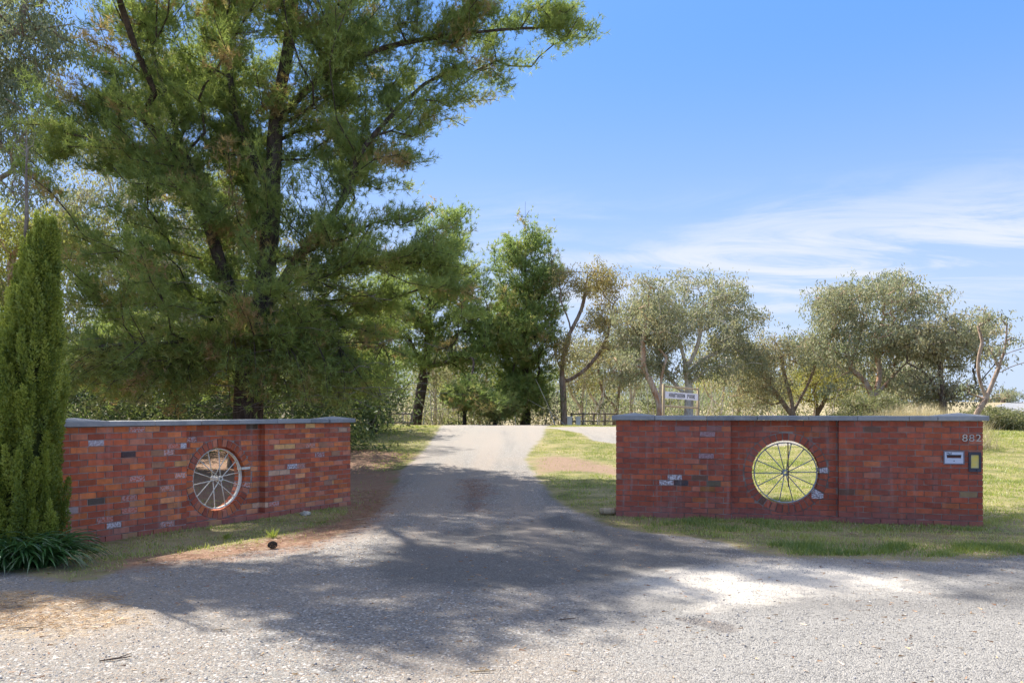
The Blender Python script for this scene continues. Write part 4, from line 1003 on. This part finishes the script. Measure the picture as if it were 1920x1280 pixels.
def offroad(x, y, e=.25, soft=.35):
    d = np.maximum(sdf(drive, x, y), sdf(branch, x, y)); dd1 = np.maximum(sdf(dirt, x, y), sdf(dirt2, x, y))
    pn = .5 + .5 * np.sin(x * 3.7 + 2 * np.sin(y * 2.3)) * np.sin(y * 4.1 + 2 * np.sin(x * 1.9))
    return np.clip((-d - .02) / soft, 0, 1) * np.where(dd1 > 0, .10, 1) * (.16 + .84 * sst(.3, .62, pn))


def under_wall(x, y):
    f = np.ones(x.shape)
    for a, b in ((LA, LB), (RA, RB)):
        a = np.array(a); b = np.array(b); L = np.linalg.norm(b - a); d = (b - a) / L; s_ = (x - a[0]) * d[0] + (y - a[1]) * d[1]; q_ = -(x - a[0]) * d[1] + (y - a[1]) * d[0]
        f = np.where((s_ > 0) & (s_ < L) & (q_ > -.02) & (q_ < .37), 0, f)
    return f


ok1 = lambda x, y: offroad(x, y) * under_wall(x, y)
pineshade = lambda x, y: ok1(x, y) * (1 - .93 * sst(.2, 1.2, sdf([(-14, 11), (-4.6, 13.2), (-2.7, 16.5), (-2.9, 25), (-14, 30)], x, y)))
parts = [grass_patch(46000, 1.2, 9.5, 8.6, 13.2, .02, .075, .0055, ok1, .68, .22),
         grass_patch(9000, 3.2, 6.4, 9.3, 10.1, .04, .11, .005, ok1, .15, .12), grass_patch(9000, 1.9, 7.0, 11.2, 12.6, .04, .10, .005, ok1, .15, .15),
         grass_patch(26000, -6.6, -2.0, 8.0, 15.6, .02, .075, .005, ok1, .42, .28),
         grass_patch(150000, 4.6, 20, 11.6, 32, .03, .075, .007, lambda x, y: ok1(x, y) * .8 + .2, .46, .16),
         grass_patch(70000, -8, 1, 15, 37.5, .03, .08, .008, pineshade, .40, .16),
         grass_patch(70000, 1.0, 8, 13, 37.5, .025, .07, .007, ok1, .42, .18),
         grass_patch(26000, 18, 34, 28, 44, .03, .08, .012, lambda x, y: (sdf(road, x, y) < -.2) * .9, .55, .18)]
V, Fc, tn = merge(parts)
scatter_stuff('grass', 'short patchy green and straw grass on the lawns and along the wall bases', 'grass', 'grass', V, Fc, tn)
# tall straw grass behind the right wall, and verge mounds
m = 5200; a = np.clip(RNG.normal(size=m), -2, 1.9); x = 13.5 + a * .85; y = 26.5 + RNG.normal(size=m) * .8; d = unit(np.array([0, 0, 1.0]) + RNG.normal(size=(m, 3)) * np.array([.42, .42, .1]))
V, Fc, tn = tri_blades(np.stack([x, y, H(x, y)], 1), d, (1.05 + .55 * RNG.random(m)) * np.exp(-a * a * .10), np.full(m, .007), np.clip(.45 + .3 * RNG.normal(size=m), 0, 1))
scatter_stuff('tall_grass', 'tall straw-coloured grass clump standing behind the right wall', 'grass', 'straw', V, Fc, tn)
# needle litter and dry leaves
lit = []
for n_, (x0, x1, y0, y1), msk_, tv in ((26000, (-6.4, -1.2, 8.0, 17), dirt, .35), (5000, (-1.4, 0, 10, 20), strip, .35), (9000, (-6, -2.8, 5.6, 7.6), straw, .85)):
    x = RNG.uniform(x0, x1, n_); y = RNG.uniform(y0, y1, n_); pn = np.sin(x * 5.1 + 2 * np.sin(y * 3.3)) * np.sin(y * 4.7 + 2 * np.sin(x * 2.9))
    pr = np.clip(sdf(msk_, x, y) * 2.5 + .5 + pn * .7, 0.02, 1) * under_wall(x, y); kp = RNG.random(n_) < pr; x, y = x[kp], y[kp]; m = len(x)
    ang = RNG.random(m) * 6.28; d = np.stack([np.cos(ang), np.sin(ang), RNG.normal(size=m) * .12], 1)
    lit.append(tri_blades(np.stack([x, y, H(x, y) + .006 + .008 * RNG.random(m)], 1), d, .04 + .09 * RNG.random(m), np.full(m, .0022), np.clip(tv + .2 * RNG.normal(size=m), 0, 1)))
x = RNG.uniform(-6.5, 6.5, 1500); y = 4.4 + 9 * RNG.random(1500) ** 1.4; kp = under_wall(x, y) > 0; x, y = x[kp], y[kp]; m = len(x); ang = RNG.random(m) * 6.28
lit.append(tri_blades(np.stack([x, y, H(x, y) + .008], 1), np.stack([np.cos(ang), np.sin(ang), RNG.normal(size=m) * .1], 1), .03 + .04 * RNG.random(m), np.full(m, .006), np.clip(.6 + .25 * RNG.normal(size=m), 0, 1)))
V, Fc, tn = merge(lit)
scatter_stuff('pine_litter', 'rust-brown fallen needles and dry leaves strewn on the driveway edges', 'litter', 'litter', V, Fc, tn)
# loose stones
k = N('loose_stone'); tt_ = k.attr('tone'); c = k.mix(k.rng(tt_, 0, .5), (.10, .10, .11), (.34, .335, .34)); c = k.mix(k.rng(tt_, .5, .8), c, (.50, .47, .44)); c = k.mix(k.rng(tt_, .8, 1), c, (.70, .64, .56)); M['loose'] = k.pbr(c, .9, None, .2)


def stones(n, x0, x1, y0, y1, smin, smax, ok, tone, tv):
    x = RNG.uniform(x0, x1, n); y = y0 + (y1 - y0) * RNG.random(n) ** 1.25; kp = ok(x, y) > RNG.random(n); x, y = x[kp], y[kp]; m = len(x)
    oc_ = np.array([(1, 0, 0), (0, 1, 0), (-1, 0, 0), (0, -1, 0), (0, 0, 1), (0, 0, -.6)], float)
    s_ = (smin + (smax - smin) * RNG.random(m) ** 4) * .62; v = oc_[None] * s_[:, None, None] * (.6 + .8 * RNG.random((m, 6, 1))); v = v + RNG.normal(size=(m, 6, 3)) * s_[:, None, None] * .28
    an = RNG.random(m) * 6.28; c_, sn = np.cos(an)[:, None], np.sin(an)[:, None]; v = np.stack([v[..., 0] * c_ - v[..., 1] * sn, v[..., 0] * sn + v[..., 1] * c_, v[..., 2] * .75], -1)
    v[..., 0] += x[:, None]; v[..., 1] += y[:, None]; v[..., 2] += (H(x, y) + s_ * .15)[:, None]
    f = np.array([(0, 1, 4), (1, 2, 4), (2, 3, 4), (3, 0, 4), (1, 0, 5), (2, 1, 5), (3, 2, 5), (0, 3, 5)]); Fc = (f[None] + (np.arange(m) * 6)[:, None, None]).reshape(-1, 3)
    return v.reshape(-1, 3), Fc, np.repeat(np.clip(tone + tv * RNG.normal(size=m), 0, 1), 6)


ond_ = lambda x, y: (sdf(drive, x, y) > .02) * (1 - .75 * (sdf(asph, x, y) > 0)) * (1 - .55 * sst(0, 1.5, x) * (y < 8.3))
V, Fc, tn = merge([stones(70000, -7, 7, 4.2, 10, .0035, .012, ond_, .45, .2), stones(9000, -5, 5, 4.2, 15, .006, .020, ond_, .5, .25),
                   stones(26000, 1.2, 5.4, 6.6, 9.0, .004, .012, lambda x, y: sst(-.1, .15, sdf(white, x, y)), .9, .1),
                   stones(9000, -1.2, 3.2, 4.8, 6.6, .004, .015, lambda x, y: sst(-.8, .2, sdf(pothole, x, y)), .5, .22), stones(16000, -3.6, 2, 9.5, 20, .006, .016, ond_, .55, .2),
                   stones(9000, 2, 8, 8.6, 10.2, .005, .014, lambda x, y: sst(-.7, .2, sdf(drive, x, y)), .6, .2)])
scatter_stuff('loose_gravel', 'loose grey, tan and white stones lying over the driveway', 'gravel', 'loose', V, Fc, tn)


# ------------------------------------------------------------------ small single things
def on_ground(px, py): x, y = G(px, py); return x, y, float(H(x, y))


x, y, z = on_ground(1140, 966)
q = MB(); pts = [(-.13, 0, .065), (-.05, .005, .066), (.06, 0, .065), (.16, -.004, .064)]; q.tube(pts, [.052, .058, .056, .057], 14)
lg = q.build('log', M['sign_wood'], None, True); lg.location = (x, y, z); lg.rotation_euler = (0, 0, math.radians(8)); tag(lg, 'short sawn log lying on the grass at the foot of the right wall', 'log')
x, y, z = on_ground(510, 1029)
pcn = empty('pine_cone', (x, y, z), .4, 'dark open pine cone lying on the gravel in front of the left wall', 'pine cone'); q = MB()
for i in range(70):
    a = i * 2.4; t_ = i / 70; r = .034 * math.sin(.35 + t_ * 2.6) + .01; cx_ = (t_ - .5) * .11; c_, s_ = math.cos(a), math.sin(a)
    q.tube([(cx_, c_ * r * .4, .05 + s_ * r * .4), (cx_ + .012, c_ * r * 1.15, .05 + s_ * r * 1.15)], [.003, .008], 4)
q.build('scales', M['dark_scale'], pcn); q = MB(); q.tube([(-.055, 0, .05), (.05, 0, .05)], [.012, .008], 6); q.build('core', M['dark_scale'], pcn)


def rock(name, px, py, s_, mat, label, cat):
    x, y, z = on_ground(px, py); q = MB(); vs = []; fs = []; n1, n2 = 8, 12
    for i in range(n1 + 1):
        for j in range(n2):
            a, b = math.pi * i / n1, 2 * math.pi * j / n2; r = s_ * (1 + .16 * math.sin(3 * b + i) + .1 * math.cos(5 * a + 2 * b)) if 0 < i < n1 else s_
            vs.append((r * 1.25 * math.sin(a) * math.cos(b), r * .8 * math.sin(a) * math.sin(b), r * .62 * math.cos(a) + s_ * .35))
    for i in range(n1):
        for j in range(n2): fs.append((i * n2 + j, (i + 1) * n2 + j, (i + 1) * n2 + (j + 1) % n2, i * n2 + (j + 1) % n2))
    q.add(vs, fs); o = q.build(name, M[mat], None); o.location = (x, y, z); tag(o, label, cat)


rock('stone', 573, 966, .075, 'stone', 'pale lichen-spotted stone at the foot of the left wall, below its right bay', 'stone')
for px, py, ln, rz, r, lb in ((217, 1239, .20, .35, .007, 'dark forked stick on the gravel near the bottom left'), (50, 1181, .22, -.05, .007, 'pale stick lying on the straw litter at the left edge'), (415, 1183, .13, .02, .005, 'short tan stick on the gravel, left of centre'),
                              (905, 1263, .17, -.06, .006, 'thin bleached stick near the bottom centre'), (672, 975, .22, .4, .008, 'pale curved twig on the brown litter by the right end of the left wall'), (1065, 1163, .14, .1, .006, 'dark stick on the worn seal near the broken hole')):
    x, y, z = on_ground(px, py); q = MB(); c_, s_ = math.cos(rz), math.sin(rz)
    q.tube([(-c_ * ln / 2, -s_ * ln / 2, .008), (0, 0, .014), (c_ * ln * .2, s_ * ln * .2 + .01, .012), (c_ * ln / 2, s_ * ln / 2, .02)], [r * .7, r, r * .8, r * .4], 6)
    if 'forked' in lb: q.tube([(0, 0, .014), (c_ * ln * .3 + .02, s_ * ln * .3 + .05, .03)], [r * .7, r * .3], 5)
    o = q.build('stick', M['gum_bark_dark' if 'dark' in lb else 'sign_wood'], None, True); o.location = (x, y, z); tag(o, lb, 'stick', 'fallen sticks on the gravel')


def weed(px, py, n_, h, label):
    x, y, z = on_ground(px, py); root = empty('weed', (x, y, z), 0, label, 'weed', 'weeds along the left wall')
    d = unit(np.array([0, 0, 1.0]) + RNG.normal(size=(n_, 3)) * .55); V, Fc, tn = quads_leaf(RNG.normal(size=(n_, 3)) * np.array([.02, .02, 0]), d, h * (.6 + .6 * RNG.random(n_)), .005, np.clip(.3 + .2 * RNG.normal(size=n_), 0, 1))
    link('blades', fast_mesh('blades', V, Fc, 4, {'tone': tn}), M['grass'], root)


weed(512, 1008, 70, .16, 'spiky bright weed below the round hole of the left wall'); weed(182, 1036, 50, .10, 'small broad weed at the foot of the left bay of the left wall')
weed(141, 1018, 46, .15, 'pale green weed growing beside the strap-leaved clump'); weed(425, 1010, 60, .12, 'leafy weed between the spiky weed and the left bay')
# rail fences and white posts beyond the crest
for (pa, pb, Y, npst, lb) in ((650, 772, 39, 4, 'dark two-rail timber fence behind the leaning pine'), (1072, 1155, 46, 5, 'low timber fence among the saplings right of the golden gum')):
    A_, B_ = P(pa, 780, Y), P(pb, 780, Y); za = float(H(A_.x, Y)); fr = empty('rail_fence', (A_.x, Y, za), 0, lb, 'fence', 'timber fences beyond the crest'); L_ = B_.x - A_.x
    top = P(pa, 776, Y).z - za
    for i in range(npst): q = MB(); q.tube([(L_ * i / (npst - 1), 0, -.1), (L_ * i / (npst - 1), 0, top + .08)], .055, 8); q.build('post', M['grey_wood'], fr, True)
    for z in (top, top - .42): q = MB(); q.tube([(-.1, -.07, z), (L_ / 2, -.075, z + .02), (L_ + .1, -.07, z)], .04, 8); q.build('rail', M['grey_wood'], fr, True)
for px, lb in ((1068, 'white post right beside the golden gum trunk'), (1084, 'white post second to the right of the golden gum trunk')):
    A_ = P(px, 790, 41.5); z = float(H(A_.x, 41.5)); q = MB(); q.box(-.12, .12, -.12, .12, -.1, .42); q.box(-.15, .15, -.15, .15, .422, .47)
    o = q.build('white_post', M['white_paint'], None); o.location = (A_.x, 41.5, z); tag(o, lb, 'post', 'white posts beyond the crest')
